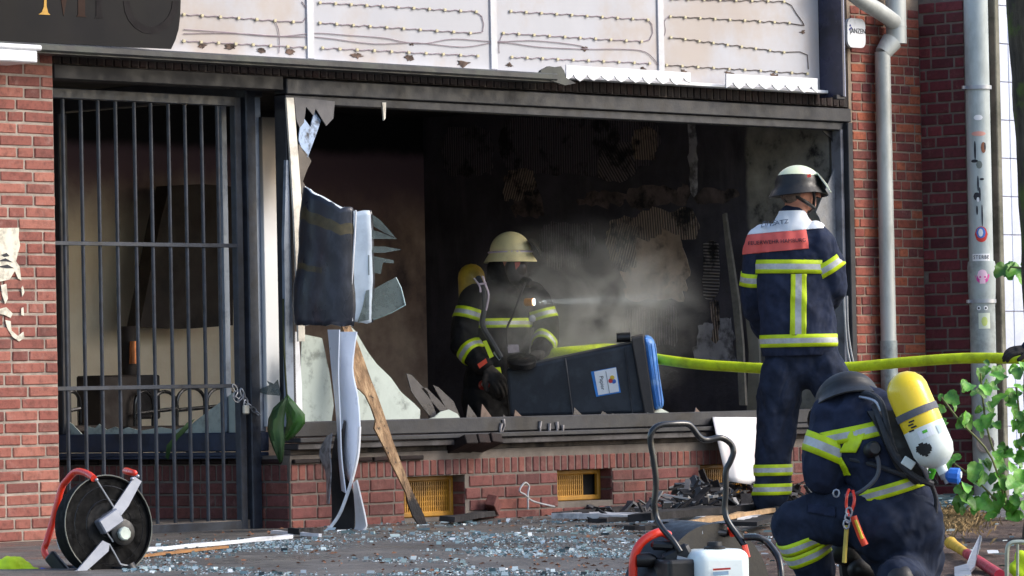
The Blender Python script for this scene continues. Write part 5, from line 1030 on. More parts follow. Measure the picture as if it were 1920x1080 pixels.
limb(q, [(K(1640, 962, 0), .13), (K(1560, 968, .05), .112), (kneeL, .092)]); limb(q, [(kneeL, .092), (K(1508, 1030, .1), .085), (ankL, .08)]); limb(q, [(K(1698, 990, -.03), .145), (K(1700, 1050, 0), .13), (kneeR, .105), (ankR+(ankR-kneeR)*-.1, .08)])
tr2 = grow(q, 'trousers', NAVY2, p2_, .0105, 6, .016, (5, 5, 4), 21)
boot(p2_, ankL, gnd(ankL), (f0*.8-r0*.5), RUB); boot(p2_, ankR, gnd(ankR), (f0*.3-ZUP*.9), RUB)
ua = (K(1546, 888, .05)-K(1566, 785, .06)).normalized(); tz = near(K(1610, 800), K(1668, 928), .28)
band(jk2, K(1551, 842, .02), ua-r0*.22, .08, p2_, .105); band(jk2, K(1664, 915), ax+r0*.05, .05, p2_, (.2, .175), wk)
bk2 = lambda p, n_: n_.dot(f0) < -.1 and tz(p) and not near(K(1560, 800, .06), K(1546, 888, .05), .105)(p)
band(jk2, K(1618, 806, .0), ax*1+r0*.12, .058, p2_, (.18, .165), wk, (math.radians(-150), math.radians(-40)) if frame_of(ax, wk)[1].dot(f0) > 0 else (math.radians(40), math.radians(150)))
cutout(jk2, 'reflective_band', [(K(1606, 815, -.1)+r0*.03, r0+ZUP*-.5), (K(1606, 815, -.1)-r0*.03, -r0+ZUP*.5), (K(1620, 808, -.1), ZUP+r0*.2), (K(1600, 848, -.1), -ZUP)], [NEON, SILV], p2_, bk2, .006)
cutout(jk2, 'reflective_band', [(K(1590, 880, -.05), r0*.8+ZUP*.4), (K(1575, 874, -.05), -r0*.8-ZUP*.4), (K(1600, 856, -.05), ZUP), (K(1580, 890, 0), -ZUP)], [NEON, SILV], p2_, bk2, .006)
for t_ in (.40, .66): band(tr2, kneeL+(ankL-kneeL)*t_, (kneeL-ankL), .05, p2_, .125)
o = cutout(tr2, 'pocket_flap', [(K(1560, 950), ZUP+r0*.1), (K(1560, 968), -ZUP-r0*.2), (K(1515, 960), -r0), (K(1565, 960), r0)], [NAVY], p2_, lambda p, n_: n_.dot(f0) < 0, .008)
helmet(K(1587, 752, .13), (ZUP*.82+f0*.55-r0*.1), (f0*.8-ZUP*.55-r0*.2), .15, .125, .10, mat('dark_helmet', '#232426', .6, 0, .2, 8, .1, 60), RUB, p2_, .038, .055, .03)
# air cylinder, backplate, harness
cyA, cyB = K(1697, 722, -.24), K(1752, 848, -.27); cx = (cyB-cyA); cl = cx.length; cu = cx.normalized(); rc = .081
sc2 = thing('air_cylinder', 'yellow and white breathing air cylinder strapped to the kneeling firefighter', 'air cylinder', cyB)
YC = mat('cylinder_yellow', '#f0cf1e', .35, 0, .06, 6, .05, 40, coat=.3); WC = mat('cylinder_white', '#dfe8e4', .35, 0, .06, 6, .05, 40, dirt='#a7b8a8', damt=.3)
y1 = cl*.62
MB().lathe(cyA, cu, [(-.052, .004), (-.046, .03), (-.03, .056), (-.006, .074), (.02, rc), (y1, rc)], 28).build('upper_shell', YC, sc2, sm=True)
MB().lathe(cyA, cu, [(y1, rc), (cl-.01, rc), (cl+.025, .07), (cl+.048, .045), (cl+.06, .022), (cl+.09, .02)], 28).build('lower_shell', WC, sc2, sm=True)
MB().lathe(cyA, cu, [(cl*.36, rc+.004), (cl*.36+.028, rc+.004)], 28).build('strap', GREYS, sc2, sm=True)
MB().lathe(cyB+cu*.08, cu, [(0, .02), (.03, .018), (.03, .012), (.05, .012)], 14).build('valve', ALU, sc2, sm=True)
vk = cyB+cu*.095+r0*.035-f0*.02; MB().lathe(vk-r0*.03, r0*.9-f0*.3-ZUP*.1, [(0, .014), (.015, .03), (.05, .032), (.055, .024)], 10).build('valve_wheel', mat('valve_blue', '#2469c4', .4), sc2)
MB().lathe(vk+r0*.024-f0*.012, r0*.9-f0*.3-ZUP*.1, [(0, .014), (.004, .013)], 12).build('valve_cap', WC, sc2)
sdv = cu.cross(-f0).normalized()
def cyp(al, an, e=.001): return cyA+cu*al+(-f0*math.cos(an)+sdv*math.sin(an))*(rc+e)
def cpatch(name, a0_, a1, n0, n1, m_, e=.0015):
    q = MB(); n = 6; g = [[cyp(a, n0+(n1-n0)*i/n, e) for i in range(n+1)] for a in (a0_, a1)]; q.add(g[0]+g[1], [(i, i+1, n+2+i, n+1+i) for i in range(n)]); return q.build(name, m_, sc2)
[cpatch('scorched_label', cl*(.80+.025*k), cl*(.826+.025*k), .1+[.3, .12, .02, 0, 0, .05, .15, .3][k], .95-[.3, .1, .05, 0, .1, .15, .25, .4][k], BLACKP) for k in range(8)]; cpatch('label', cl*.64, cl*.76, -.3, .45, mat('label_white', '#e6ebf0', .5), .002); cpatch('label_mark', cl*.655, cl*.695, -.02, .22, mat('label_green', '#58b83a', .5), .003); cpatch('label', cl*.66, cl*.78, -.85, -.5, mat('label_pale_blue', '#b9d0dc', .5), .002)
for i, (a, b_) in enumerate(((.47, .35), (.51, .45), (.55, .35), (.59, .55))): cpatch('printed_mark', cl*a, cl*(a+.022), b_, b_+.3, INK, .002)
bpA, bpB = K(1650, 770, -.15), K(1735, 905, -.17)
hr = thing('breathing_apparatus', 'black harness and backplate of the kneeling firefighter breathing apparatus', 'harness', bpB)
q = MB().ribbon([(bpA-r0*.05, bpA+r0*.05), (K(1668, 800, -.17)-r0*.05, K(1668, 800, -.17)+r0*.055), (K(1690, 840, -.18)-r0*.06, K(1690, 840, -.18)+r0*.06), (K(1712, 878, -.18)-r0*.065, K(1712, 878, -.18)+r0*.06), (K(1738, 908, -.17)-r0*.05, K(1738, 908, -.17)+r0*.045)], .025).build('backplate', BLACKP, hr)
for pts, r_ in (([(1606, 742, -.02), (1630, 738, -.1), (1652, 755, -.16), (1662, 790, -.2), (1672, 830, -.2), (1690, 870, -.2), (1730, 905, -.2)], .012), ([(1640, 760, -.12), (1655, 800, -.2), (1675, 850, -.21), (1710, 890, -.21), (1748, 908, -.18)], .014), ([(1595, 860, -.1), (1640, 872, -.16), (1700, 893, -.18)], .01)):
    MB().tube(curve_pts([K(*p) for p in pts], 4), r_, 8).build('strap', STRAP, hr, sm=True)
MB().tube(curve_pts([K(*p) for p in [(1612, 744, -.08), (1640, 752, -.15), (1652, 770, -.17)]], 4), .006, 8).build('hose', ALU, hr, sm=True)
MB().lathe(K(1630, 846, -.16), (r0*.3-f0*.9+ZUP*.2), [(0, .022), (.01, .03), (.05, .03), (.06, .022)], 16).build('pressure_gauge', RUB, hr, sm=True); MB().lathe(K(1640, 843, -.15), (r0*.7-f0*.6), [(0, .03), (.015, .03)], 14).build('gauge_ring', cm('red_print', '#c8342c'), hr, sm=True)
MB().tube(curve_pts([K(*p) for p in [(1642, 850, -.19), (1648, 870, -.2), (1645, 892, -.2), (1630, 910, -.19), (1608, 925, -.17), (1585, 930, -.14)]], 5), .0085, 8).build('hose', mat('grey_hose', '#4d5058', .5), hr, sm=True)
MB().box(K(1703, 868, -.225), (.05, .012, .035), Matrix.Rotation(-PSI, 3, 'Z') @ Matrix.Rotation(.6, 3, 'Y'), bev=.003).build('tag', WC, hr)
MB().tube([K(1738, 878, -.2), K(1752, 882, -.22), K(1745, 895, -.2)], .012, 8).build('coupling', mat('green_coupling', '#4fb82e', .5), hr, sm=True); MB().tube([K(1722, 862, -.2), K(1735, 880, -.21), K(1742, 898, -.19)], .014, 10).build('reducer', ALU, hr, sm=True)
MB().tube(curve_pts([K(*p) for p in [(1745, 905, -.16), (1755, 935, -.12), (1753, 970, -.1), (1748, 985, -.1)]], 4), .009, 8).build('strap', STRAP, hr, sm=True); MB().box(K(1750, 985, -.1), (.05, .03, .06), bev=.008).build('buckle', BLACKP, hr)
wbelt = thing('rope_pouch', 'red lanyard with carabiner and light stick hanging from the kneeling firefighter belt', 'lanyard', K(1590, 1020, -.2))
for pts, m_, r_ in (([(1592, 918, -.18), (1588, 930, -.2), (1587, 950, -.2), (1592, 968, -.21)], REDP, .006), ([(1599, 920, -.18), (1602, 938, -.2), (1597, 958, -.2)], REDP, .006), ([(1588, 985, -.2), (1586, 1010, -.2), (1583, 1055, -.2)], mat('yellow_cord', '#b8a24a', .7), .009)): MB().tube(curve_pts([K(*p) for p in pts], 4), r_, 8).build('cord', m_, wbelt, sm=True)
MB().tube([K(1600, 968, -.21), K(1613, 1003, -.21), K(1622, 1022, -.21)], .014, 10).build('light_stick', mat('orange_stick', '#e0482a', .45), wbelt, sm=True); MB().tube([K(1604, 975, -.223), K(1617, 1010, -.223)], .006, 6).build('stick_print', mat('yellow_print', '#e0c83a', .5), wbelt)
for k, (a, b_) in enumerate(((1592, 960), (1590, 972), (1587, 983))): c0 = K(a, b_, -.21); MB().tube([c0+r0*.012*math.cos(t_*.785)+ZUP*.018*math.sin(t_*.785) for t_ in range(8)], .004, 6, closed=True).build('carabiner', ALU, wbelt, sm=True)
MB().tube([K(1568+6*math.cos(t_*.785), 925+7*math.sin(t_*.785), -.1) for t_ in range(8)], .004, 6, closed=True).build('belt_ring', ALU, wbelt, sm=True)
mk = thing('face_mask', 'black breathing mask lying on the ground between the kneeling firefighter legs', 'mask', gnd(K(1592, 1060, .35)))
tcap(MB(), K(1580, 1030, .3), (.07, .05), K(1600, 1040, .28), (.06, .05), r0).build('facepiece', RUB, mk, sm=True); tcap(MB(), K(1612, 1068, .25), .05, K(1630, 1075, .25), .045).build('regulator', RUB, mk, sm=True); MB().tube([K(1585, 1045, .3), gnd(K(1592, 1075, .3))], .03, 8).build('hose', RUB, mk, sm=True)
# ---------- masked firefighter inside
s3 = 303; I_ = lambda px, py, dd=0.0: at(px, py, s3, dd)
fi = I_(925, 800); fi.z = .05
p3_ = thing('person', 'masked firefighter in yellow helmet holding the bin inside the burnt room', 'person', fi)
fi_f = (r0*.72-f0*.7).normalized(); fi_w = (r0*.75+f0*.66).normalized()
q = MB(); tcap(q, I_(960, 492), (.078, .09), I_(960, 470), (.08, .092), fi_w, 20); tcap(q, I_(970, 505, -.04), .05, I_(968, 515, -.03), .045); limb(q, [(I_(953, 505, .02), .062), (I_(945, 545, .04), .075)])
limb(q, [(I_(945, 550, .05), (.14, .1)), (I_(938, 640, .03), (.15, .1)), (I_(925, 720, .03), (.15, .11))], fi_w)
hipz = I_(925, 730, .03); 
for sg_ in (-1, 1): limb(q, [(hipz+fi_w*.09*sg_, .09), (hipz+fi_w*.12*sg_+fi_f*.1-ZUP*.40, .065), (Vector(((hipz+fi_w*.13*sg_).x, (hipz+fi_w*.13*sg_).y, .14)), .05)])
limb(q, [(I_(888, 562, -.05), .05), (I_(866, 645, -.1), .042), (I_(915, 695, -.22), .034)]); limb(q, [(I_(1008, 562, .1), .05), (I_(1026, 628, .08), .042), (I_(1012, 662, -.05), .034)])
grow(q, 'body', SKIN, p3_, .011, 4, 0)
q = MB(); limb(q, [(I_(950, 530, .02), (.09, .085)), (I_(946, 558, .04), (.19, .12)), (I_(942, 610, .03), (.2, .15)), (I_(932, 680, .03), (.2, .155)), (I_(925, 735, .03), (.21, .16))], fi_w)
tcap(q, I_(893, 556, -.04), .078, I_(1000, 552, .1), .078); limb(q, [(I_(888, 562, -.05), .088), (I_(873, 605, -.08), .086), (I_(868, 645, -.1), .078), (I_(905, 685, -.2), .064)]); limb(q, [(I_(1008, 562, .1), .084), (I_(1024, 610, .09), .08), (I_(1026, 632, .08), .075), (I_(1012, 655, -.02), .064)])
jk3 = grow(q, 'jacket', BLKC, p3_, .011, 6, .008, (7, 7, 5), 31)
q = MB(); tcap(q, I_(925, 725, .03), (.185, .14), hipz-ZUP*.06, (.19, .15), fi_w)
for sg_ in (-1, 1): limb(q, [(hipz+fi_w*.1*sg_-ZUP*.05, .125), (hipz+fi_w*.12*sg_+fi_f*.1-ZUP*.40, .11), (Vector(((hipz+fi_w*.13*sg_).x, (hipz+fi_w*.13*sg_).y, .16)), .09)])
grow(q, 'trousers', BLKC, p3_, .013, 5, .008, (7, 7, 5), 41)
for sg_ in (-1, 1): e_ = hipz+fi_w*.13*sg_; boot(p3_, Vector((e_.x, e_.y, .17)), Vector((e_.x, e_.y, .05)), fi_f, RUB)
tz3 = lambda p, n_: near(I_(946, 560, .04), I_(930, 700, .03), .26)(p) and not near(I_(888, 562, -.05), I_(868, 645, -.1), .1)(p) and not near(I_(1008, 562, .1), I_(1026, 632, .08), .095)(p)
band(jk3, I_(942, 606, .03), ZUP, .058, p3_, (.215, .175), fi_w); band(jk3, I_(878, 590, -.07), (I_(868, 645, -.1)-I_(888, 562, -.05)), .07, p3_, .105); band(jk3, I_(1018, 590, .1), (I_(1026, 632, .08)-I_(1008, 562, .1)), .06, p3_, .1)
band(jk3, I_(883, 660, -.135), (I_(905, 685, -.2)-I_(868, 645, -.1)), .066, p3_, .1); band(jk3, I_(1020, 643, .03), (I_(1012, 655, -.02)-I_(1026, 632, .08)), .06, p3_, .095)
MB().tube(curve_pts([I_(*p) for p in [(896, 520, -.1), (906, 545, -.15), (908, 580, -.17), (905, 610, -.17), (925, 645, -.2), (940, 672, -.22)]], 4), .018, 8).build('shoulder_strap', STRAP, p3_, sm=True)
for pts in ([(889, 522, -.13), (899, 536, -.16), (901, 548, -.17)], [(905, 518, -.13), (911, 535, -.17), (916, 552, -.18), (914, 570, -.18), (911, 582, -.18)], [(897, 533, -.165), (912, 531, -.17)]): MB().tube(curve_pts([I_(*p) for p in pts], 3), .006, 6).build('strap_trim', mat('pale_pink_trim', '#cfc0cc', .6), p3_, sm=True)
MB().tube(curve_pts([I_(*p) for p in [(985, 530, -.15), (975, 555, -.19), (962, 590, -.2), (950, 618, -.2), (952, 650, -.2)]], 4), .007, 6).build('gauge_hose', RUB, p3_, sm=True); MB().lathe(I_(997, 598, -.1), fi_f*.3-f0, [(0, .02), (.02, .022), (.022, .018)], 16).build('pressure_gauge', mat('gauge_face', '#8b8d90', .4, .3), p3_, sm=True)
MB().prism([I_(*p) for p in [(951, 646, -.2), (972, 646, -.19), (974, 660, -.19), (953, 662, -.2)]], -f0*.006).build('chest_patch', mat('grey_patch', '#8e868c', .6, 0, .3, 40, .2), p3_)
for pts, m_ in (([(905, 640, -.22), (912, 638, -.22), (926, 668, -.23), (918, 672, -.23)], NEON), ([(923, 690, -.24), (938, 688, -.22), (943, 712, -.22), (938, 715, -.23)], NEON), ([(895, 683, -.3), (911, 672, -.3), (914, 680, -.3), (899, 691, -.3)], mat('red_cuff', '#d84a2c', .6)), ([(928, 655, -.2), (940, 672, -.22), (936, 676, -.22), (925, 662, -.2)], SILV)):
    MB().prism([I_(*p) for p in pts], -f0*.008).build('reflective_tab', m_, p3_)
YH = mat('cream_helmet', '#e6d8a2', .45, 0, .06, 7, .05, 60, dirt='#b8a676', dscale=6, damt=.4)
helmet(I_(957, 472, .0), ZUP+fi_f*.03, fi_f, .138, .118, .125, YH, YH, p3_, .032, .058, .012)
e1 = MB().tube([I_(957, 474)+fi_f*.141*math.cos(t_*.2618)+fi_w*.1205*math.sin(t_*.2618)+ZUP*.004 for t_ in range(24)], .006, 6, closed=True).build('helmet_band', mat('lilac_band', '#c9b4cc', .5), p3_, sm=True)
MB().ribbon([(I_(990, 450, -.12), I_(998, 448, .12)), (I_(1003, 462, -.14), I_(1008, 460, .12)), (I_(1013, 480, -.15), I_(1016, 476, .12))], .004).build('visor', mat('sooty_visor', '#45423c', .2, 0, .2), p3_)
q = MB(); tcap(q, I_(968, 500, -.06), (.085, .06), I_(972, 520, -.055), (.07, .055), fi_w); grow(q, 'face_mask', RUB, p3_, .007, 3, 0)
MB().ball(I_(975, 502, -.085), (.045, .045, .055)).build('mask_lens', glass_mat('mask_glass', '#3c3030', .55, .06, .1), p3_, sm=True); MB().prism([I_(*p) for p in [(965, 492, -.14), (976, 490, -.145), (974, 498, -.145), (967, 506, -.14)]], -f0*.003).build('face_glimpse', mat('flushed_skin', '#b4584a', .5), p3_)  # reddish patch is flushed face skin glimpsed through the mask
MB().lathe(I_(983, 528, -.09), fi_f-ZUP*.3, [(-.02, .03), (.03, .034), (.05, .028), (.06, .02)], 14).build('regulator', RUB, p3_, sm=True)
q = MB(); tcap(q, I_(945, 500, .04), (.1, .095), I_(940, 540, .05), (.1, .1), fi_w); grow(q, 'neck_cloth', BLKC, p3_, .01, 5, .006)
tcap(MB(), I_(884, 520, .22), .085, I_(890, 660, .24), .085, n=20).build('air_cylinder', mat('ochre_cylinder', '#b5952c', .45), p3_, sm=True)
GLV = mat('dark_glove', '#26221f', .8, 0, .3, 18, .4, 120, dirt='#3c332c', damt=.5)
hand(p3_, I_(915, 692, -.23), (I_(945, 728, -.3)-I_(915, 692, -.23)), -f0+r0*.3+ZUP*.4, ZUP*.7+r0*.7, GLV, .8, 1.25); hand(p3_, I_(1012, 662, -.06), (I_(985, 680, -.14)-I_(1012, 662, -.06)), ZUP-f0*.3, f0, GLV, .8, 1.2)
MB().lathe(I_(905, 722, -.2), f0*-.8+r0*.4, [(0, .03), (.02, .032), (.05, .025)], 12).build('coupling', mat('red_coupling', '#9c2a22', .4), p3_, sm=True); MB().lathe(I_(908, 720, -.26), f0*-.8+r0*.4, [(0, .02), (.02, .02)], 12).build('coupling_ring', ALU, p3_, sm=True)
# hand lamp on the chest: lit
hl = thing('hand_lamp', 'lit hand lamp on the chest of the masked firefighter', 'lamp', I_(998, 566, -.16))
MB().tube([I_(985, 567, -.14), I_(1000, 566, -.16)], .024, 14).build('housing', mat('lamp_yellow', '#b87a2a', .5), hl, sm=True)
em = bpy.data.materials.new('lamp_lens'); em.use_nodes = True; bb = em.node_tree.nodes['Principled BSDF']; bb.inputs['Emission Color'].default_value = (.85, .93, 1, 1); bb.inputs['Emission Strength'].default_value = 6
MB().lathe(I_(1001, 566, -.162), r0, [(0, .02), (.006, .02)], 14).build('lens', em, hl, sm=True)
ld = bpy.data.lights.new('lamp_beam', 'SPOT'); ld.energy = 90; ld.spot_size = math.radians(9); ld.spot_blend = .6; ld.color = (.85, .93, 1); ld.shadow_soft_size = .02
lo = bpy.data.objects.new('lamp_beam', ld); COL.objects.link(lo); lo.location = I_(1004, 566, -.163); lo.rotation_euler = (r0*.97+f0*.25+ZUP*.01).to_track_quat('-Z', 'Y').to_euler(); lo.parent = hl; lo.matrix_parent_inverse = Matrix.Translation(hl.location).inverted()
# ------------------------------------------------------------------ ventilator at the left
s4 = 420; F1 = lambda px, py, dd=0.0: at(px, py, s4, dd)
fg = F1(190, 1085); fg.z = zg(fg.y)
fn = thing('ventilation_fan', 'black round ventilation fan with red tube handle in front of the gate', 'fan', fg)
fa = (-f0*.80+r0*.58+ZUP*.10).normalized(); c0 = F1(203, 985, -.05); rf = .226
MB().lathe(c0, fa, [(-.12, rf*.86), (-.11, rf*.93), (-.02, rf), (0, rf), (0, rf-.01), (-.02, rf-.012), (-.1, rf*.85)], 48).build('shroud', mat('fan_shroud', '#0a0a0b', .85, 0, .3, 20, .2, 80, spec=.2), fn, sm=True)
u_, v_ = frame_of(fa)
MB().lathe(c0-fa*.012, fa, [(0, rf-.008), (.0, .1), (-.02, .04), (-.02, .002)], 40).build('dark_mesh', mat('fan_mesh', '#0d0d0e', .85, 0, .4, 30, .3, 200), fn)
for k in range(7):
    a = k*2*math.pi/7; d = u_*math.cos(a)+v_*math.sin(a); e = fa.cross(d); MB().prism([c0-fa*.09+d*.05-e*.02, c0-fa*.09+d*.18-e*.06, c0-fa*.11+d*.185+e*.03, c0-fa*.1+d*.05+e*.03], fa*.004).build('blade', mat('fan_blade', '#1d1d20', .4), fn)
for k in range(3): MB().tube([c0+fa*.006+(u_*math.cos(t_*.2094)+v_*math.sin(t_*.2094))*(rf-.05-k*.06) for t_ in range(30)], .0016, 4, closed=True).build('guard_ring', BLACKM, fn)
MB().tube([c0+fa*.003+(u_*math.cos(t_*.157)+v_*math.sin(t_*.157))*(rf-.002) for t_ in range(40)], .003, 6, closed=True).build('rim_wire', mat('rim_grey', '#6d6f68', .5, .3), fn, sm=True)
def onF(px, py, e=.012): d = ray(px, py); return CAM+d*(((c0+fa*e)-CAM).dot(fa)/d.dot(fa))
for pts in ([(250, 894), (263, 903), (238, 950), (224, 968), (208, 956)], [(142, 1070), (154, 1076), (201, 1034), (203, 1020), (190, 1014)]): MB().prism([onF(*p) for p in pts], fa*.012).build('bracket_arm', mat('bracket_grey', '#8f94a0', .4, .5, .1), fn)
for a, b_ in (((181, 900), (222, 965)), ((222, 965), (232, 985)), ((205, 1020), (226, 1058)), ((226, 1058), (246, 1062)), ((222, 966), (197, 994)), ((197, 994), (212, 1016))): MB().tube([onF(*a, .018), onF(*b_, .018)], .0045, 6).build('strut', ALU, fn, sm=True)
MB().bar(onF(187, 990, .02), onF(222, 965, .02), .07, .05, fa, bev=.006).build('motor_bracket', MC['bracket_grey'], fn)
MB().lathe(onF(218, 1000, -.03), fa, [(0, .06), (.06, .06), (.065, .05)], 20).build('motor', BLACKP, fn, sm=True); MB().lathe(onF(231, 1001, .04), fa, [(0, .031), (.016, .031), (.02, .026)], 9).build('motor_cap', mat('motor_cap', '#aeb9b2', .4, .3), fn, sm=True)
for p in ((181, 900), (258, 893), (248, 898), (142, 1073), (213, 1010), (222, 1014)): MB().ball(onF(*p, .02), .009, 8, 6).build('bolt', ALU, fn, sm=True)
MB().tube(curve_pts([F1(*p) for p in [(176, 897, -.08), (165, 889, -.02), (150, 884, .04), (138, 887, .08), (126, 900, .1), (116, 914, .12), (106, 950, .12), (97, 985, .12), (88, 1015, .1), (83, 1030, .1), (88, 1044, .08), (104, 1058, .05)]], 5), .0155, 12).build('handle_tube', REDP, fn, sm=True)
tcap(MB(), F1(236, 883, -.02), .016, F1(252, 887, -.12), .014).build('handle_end', REDP, fn, sm=True)
MB().tube(curve_pts([F1(*p) for p in [(113, 1030, .05), (108, 1010, .05), (122, 1000, .02), (130, 998, .0), (112, 1012, .04), (122, 1030, .0)]], 3), .005, 6).build('wire_hook', WHITEP, fn, sm=True)
MB().prism([F1(*p, .02) for p in [(137, 925), (158, 906), (164, 910), (146, 932)]], -f0*.003).build('label', mat('fan_label', '#b9d6ea', .5), fn)
MB().bar(F1(92, 1040, .05), F1(130, 1085, 0), .03, .06, bev=.008).build('base_bracket', BLACKP, fn); MB().tube([F1(240, 1060, -.1), F1(262, 1095, -.1)], .03, 10).build('foot', BLACKP, fn, sm=True); MB().tube([F1(100, 1080, .1), gnd(F1(100, 1100, .1)), gnd(F1(250, 1100, -.1))], .014, 8).build('base_tube', BLACKM, fn, sm=True)
# ------------------------------------------------------------------ petrol ventilator in the foreground
s5 = 600; F2 = lambda px, py, dd=0.0: at(px, py, s5, dd)
g2 = F2(1310, 1200); g2.z = zg(g2.y)
pf = thing('petrol_fan', 'petrol ventilation fan with tall black tube handle and white fuel tank', 'fan', g2)
MB().tube(curve_pts([F2(*p) for p in [(1276, 1035, -.05), (1262, 1014, -.04), (1243, 992, -.02), (1231, 970, 0), (1227, 945, .0), (1230, 905, 0), (1226, 865, 0), (1220, 830, 0), (1222, 810, 0), (1236, 798, .01), (1262, 795, .03), (1287, 795, .06), (1298, 802, .07), (1312, 820, .08), (1326, 825, .1), (1352, 821, .12), (1370, 832, .14), (1375, 848, .14), (1369, 866, .14), (1361, 884, .14), (1361, 920, .14), (1359, 955, .14), (1365, 978, .13), (1380, 1000, .12), (1395, 1022, .1)]], 4), .0098, 12).build('handle', BLACKM, pf, sm=True)
MB().tube(curve_pts([F2(*p) for p in [(1188, 1260, 0), (1187, 1090, 0), (1188, 1050, 0), (1197, 1025, 0), (1214, 1008, .01), (1238, 998, .03), (1254, 1004, .05)]], 5), .014, 12).build('red_tube', REDP, pf, sm=True); MB().tube(curve_pts([F2(*p) for p in [(1352, 990, .15), (1368, 992, .16), (1374, 1002, .14)]], 4), .011, 10).build('red_lever', REDP, pf, sm=True); MB().tube([F2(1396, 1022, .05), F2(1402, 1045, .05)], .009, 8).build('red_lever', REDP, pf, sm=True)
MB().tube(curve_pts([F2(*p) for p in [(1395, 1008, .1), (1420, 1008, .1), (1437, 1016, .1), (1452, 1034, .08), (1462, 1055, .05), (1465, 1100, .02), (1466, 1260, 0)]], 5), .0105, 10).build('frame_tube', BLACKM, pf, sm=True)
Ry = Matrix.Rotation(-PSI+.35, 3, 'Z')
o = MB().box(F2(1342, 1068, -.03), (.18, .16, .13), Ry).build('fuel_tank', mat('tank_white', '#dfeaea', .3, 0, .04, 5, .02, 20, coat=.2), pf, sm=True); md = o.modifiers.new('b', 'BEVEL'); md.width = .035; md.segments = 5
MB().lathe(F2(1340, 1034, -.05), ZUP, [(0, .034), (.014, .034), (.018, .024), (.03, .022)], 18).build('tank_cap', BLACKP, pf, sm=True)
MB().bar(F2(1337, 1068, -.125), F2(1370, 1066, -.125), .003, .006).build('tank_mark', cm('red_print', '#c8342c'), pf); MB().bar(F2(1337, 1076, -.125), F2(1366, 1074, -.125), .003, .012).build('tank_label', MC['fan_label'], pf)
rz2 = F2(1320, 1130, .14); fa2 = (f0*.75-r0*.65).normalized(); MB().lathe(rz2, fa2, [(-.05, .25), (.1, .26), (.1, .24), (-.03, .23)], 40).build('shroud', BLACKP, pf, sm=True)
o = MB().box(F2(1278, 1090, -.04), (.14, .14, .14), Ry).build('engine', BLACKP, pf); md = o.modifiers.new('b', 'BEVEL'); md.width = .012; md.segments = 3
MB().bar(F2(1222, 1022, 0), F2(1270, 1024, -.02), .05, .03, bev=.01).build('air_filter', BLACKM, pf); MB().lathe(F2(1206, 1050, 0), r0, [(-.02, .022), (.02, .024), (.04, .014)], 14).build('starter_knob', BLACKP, pf, sm=True)
MB().bar(F2(1300, 1040, -.02), F2(1250, 1065, -.02), .05, .09, bev=.01).build('muffler', mat('muffler', '#2a2c30', .4, .4), pf); MB().bar(F2(1270, 1045, -.07), F2(1298, 1052, -.08), .01, .01).build('muffler_plate', ALU, pf)
MB().tube([F2(1285, 1000, .1), F2(1320, 998, .12), F2(1360, 1000, .14)], .013, 10).build('cross_tube', BLACKM, pf, sm=True); MB().prism([F2(*p, .08) for p in [(1278, 999), (1317, 995), (1318, 1001), (1279, 1004)]], -f0*.004).build('white_decal', WHITEP, pf)
MB().box(F2(1330, 1250, .0), (.4, .35, .05), Ry, bev=.01).build('base_plate', BLACKM, pf)
for a, dd in ((1200, .1), (1450, .1)): p = gnd(F2(a, 1280, dd)); MB().lathe(p+ZUP*.09-r0*.02, r0, [(0, .085), (.01, .09), (.04, .09), (.05, .085)], 20).build('wheel', RUB, pf, sm=True); MB().tube([p+ZUP*.09, F2(a, 1180, dd)], .012, 8).build('leg', BLACKM, pf)
# ------------------------------------------------------------------ small gear at the lower edges
gr2 = thing('neon_bundle', 'folded neon yellow cloth bundle in the lower left corner', 'cloth', onG(20, 1100))
q = MB(); tcap(q, F1(-30, 1085, .1), (.12, .08), F1(35, 1075, .05), (.1, .06), r0); tcap(q, F1(20, 1070, .05), .06, F1(60, 1078, 0), .035); o = grow(q, 'cloth', mat('neon_cloth', '#c6e21c', .7, 0, .15, 9, .3, 40), gr2, .009, 4, .012, (9, 9, 12))
cp = thing('hose_coupling', 'blue and red hose coupling beside the neon cloth bundle', 'coupling', F1(90, 1090)); MB().tube([F1(74, 1076), F1(83, 1078)], .03, 12).build('blue_ring', mat('valve_blue', '#2469c4', .4), cp, sm=True); MB().tube([F1(84, 1078), F1(106, 1082)], .026, 12).build('red_body', mat('crimson', '#b8243c', .4), cp, sm=True)
ax_ = thing('fire_axe', 'fire axe with yellow and red handle lying on the soil at lower right', 'axe', onG(1830, 1070))
a0_, a1_ = onG(1783, 1042)+ZUP*.06, onG(1875, 1092)+ZUP*.03
MB().tube([a0_, a0_+(a1_-a0_)*.08, a0_+(a1_-a0_)*.38], [.03, .024, .02], 10).build('yellow_grip', mat('axe_yellow', '#dcae2c', .5), ax_, sm=True); MB().tube([a0_+(a1_-a0_)*.36, a1_], [.023, .024], 10).build('red_handle', mat('crimson', '#b8243c', .4), ax_, sm=True)
MB().prism([onG(*p)+ZUP*h_ for p, h_ in (((1838, 1048), .1), ((1842, 1052), .1), ((1828, 1080), .03), ((1812, 1092), .02), ((1806, 1090), .02), ((1820, 1070), .06))], (0, .0, .012)).build('blade', ALU, ax_); MB().prism([onG(*p)+ZUP*.02 for p in [(1790, 1085), (1815, 1078), (1822, 1100), (1790, 1105)]], (0, 0, .03)).build('blade', ALU, ax_)
bk = thing('tube_rack', 'light metal tube rack with neon yellow cloth at the lower right corner', 'rack', onG(1910, 1110))
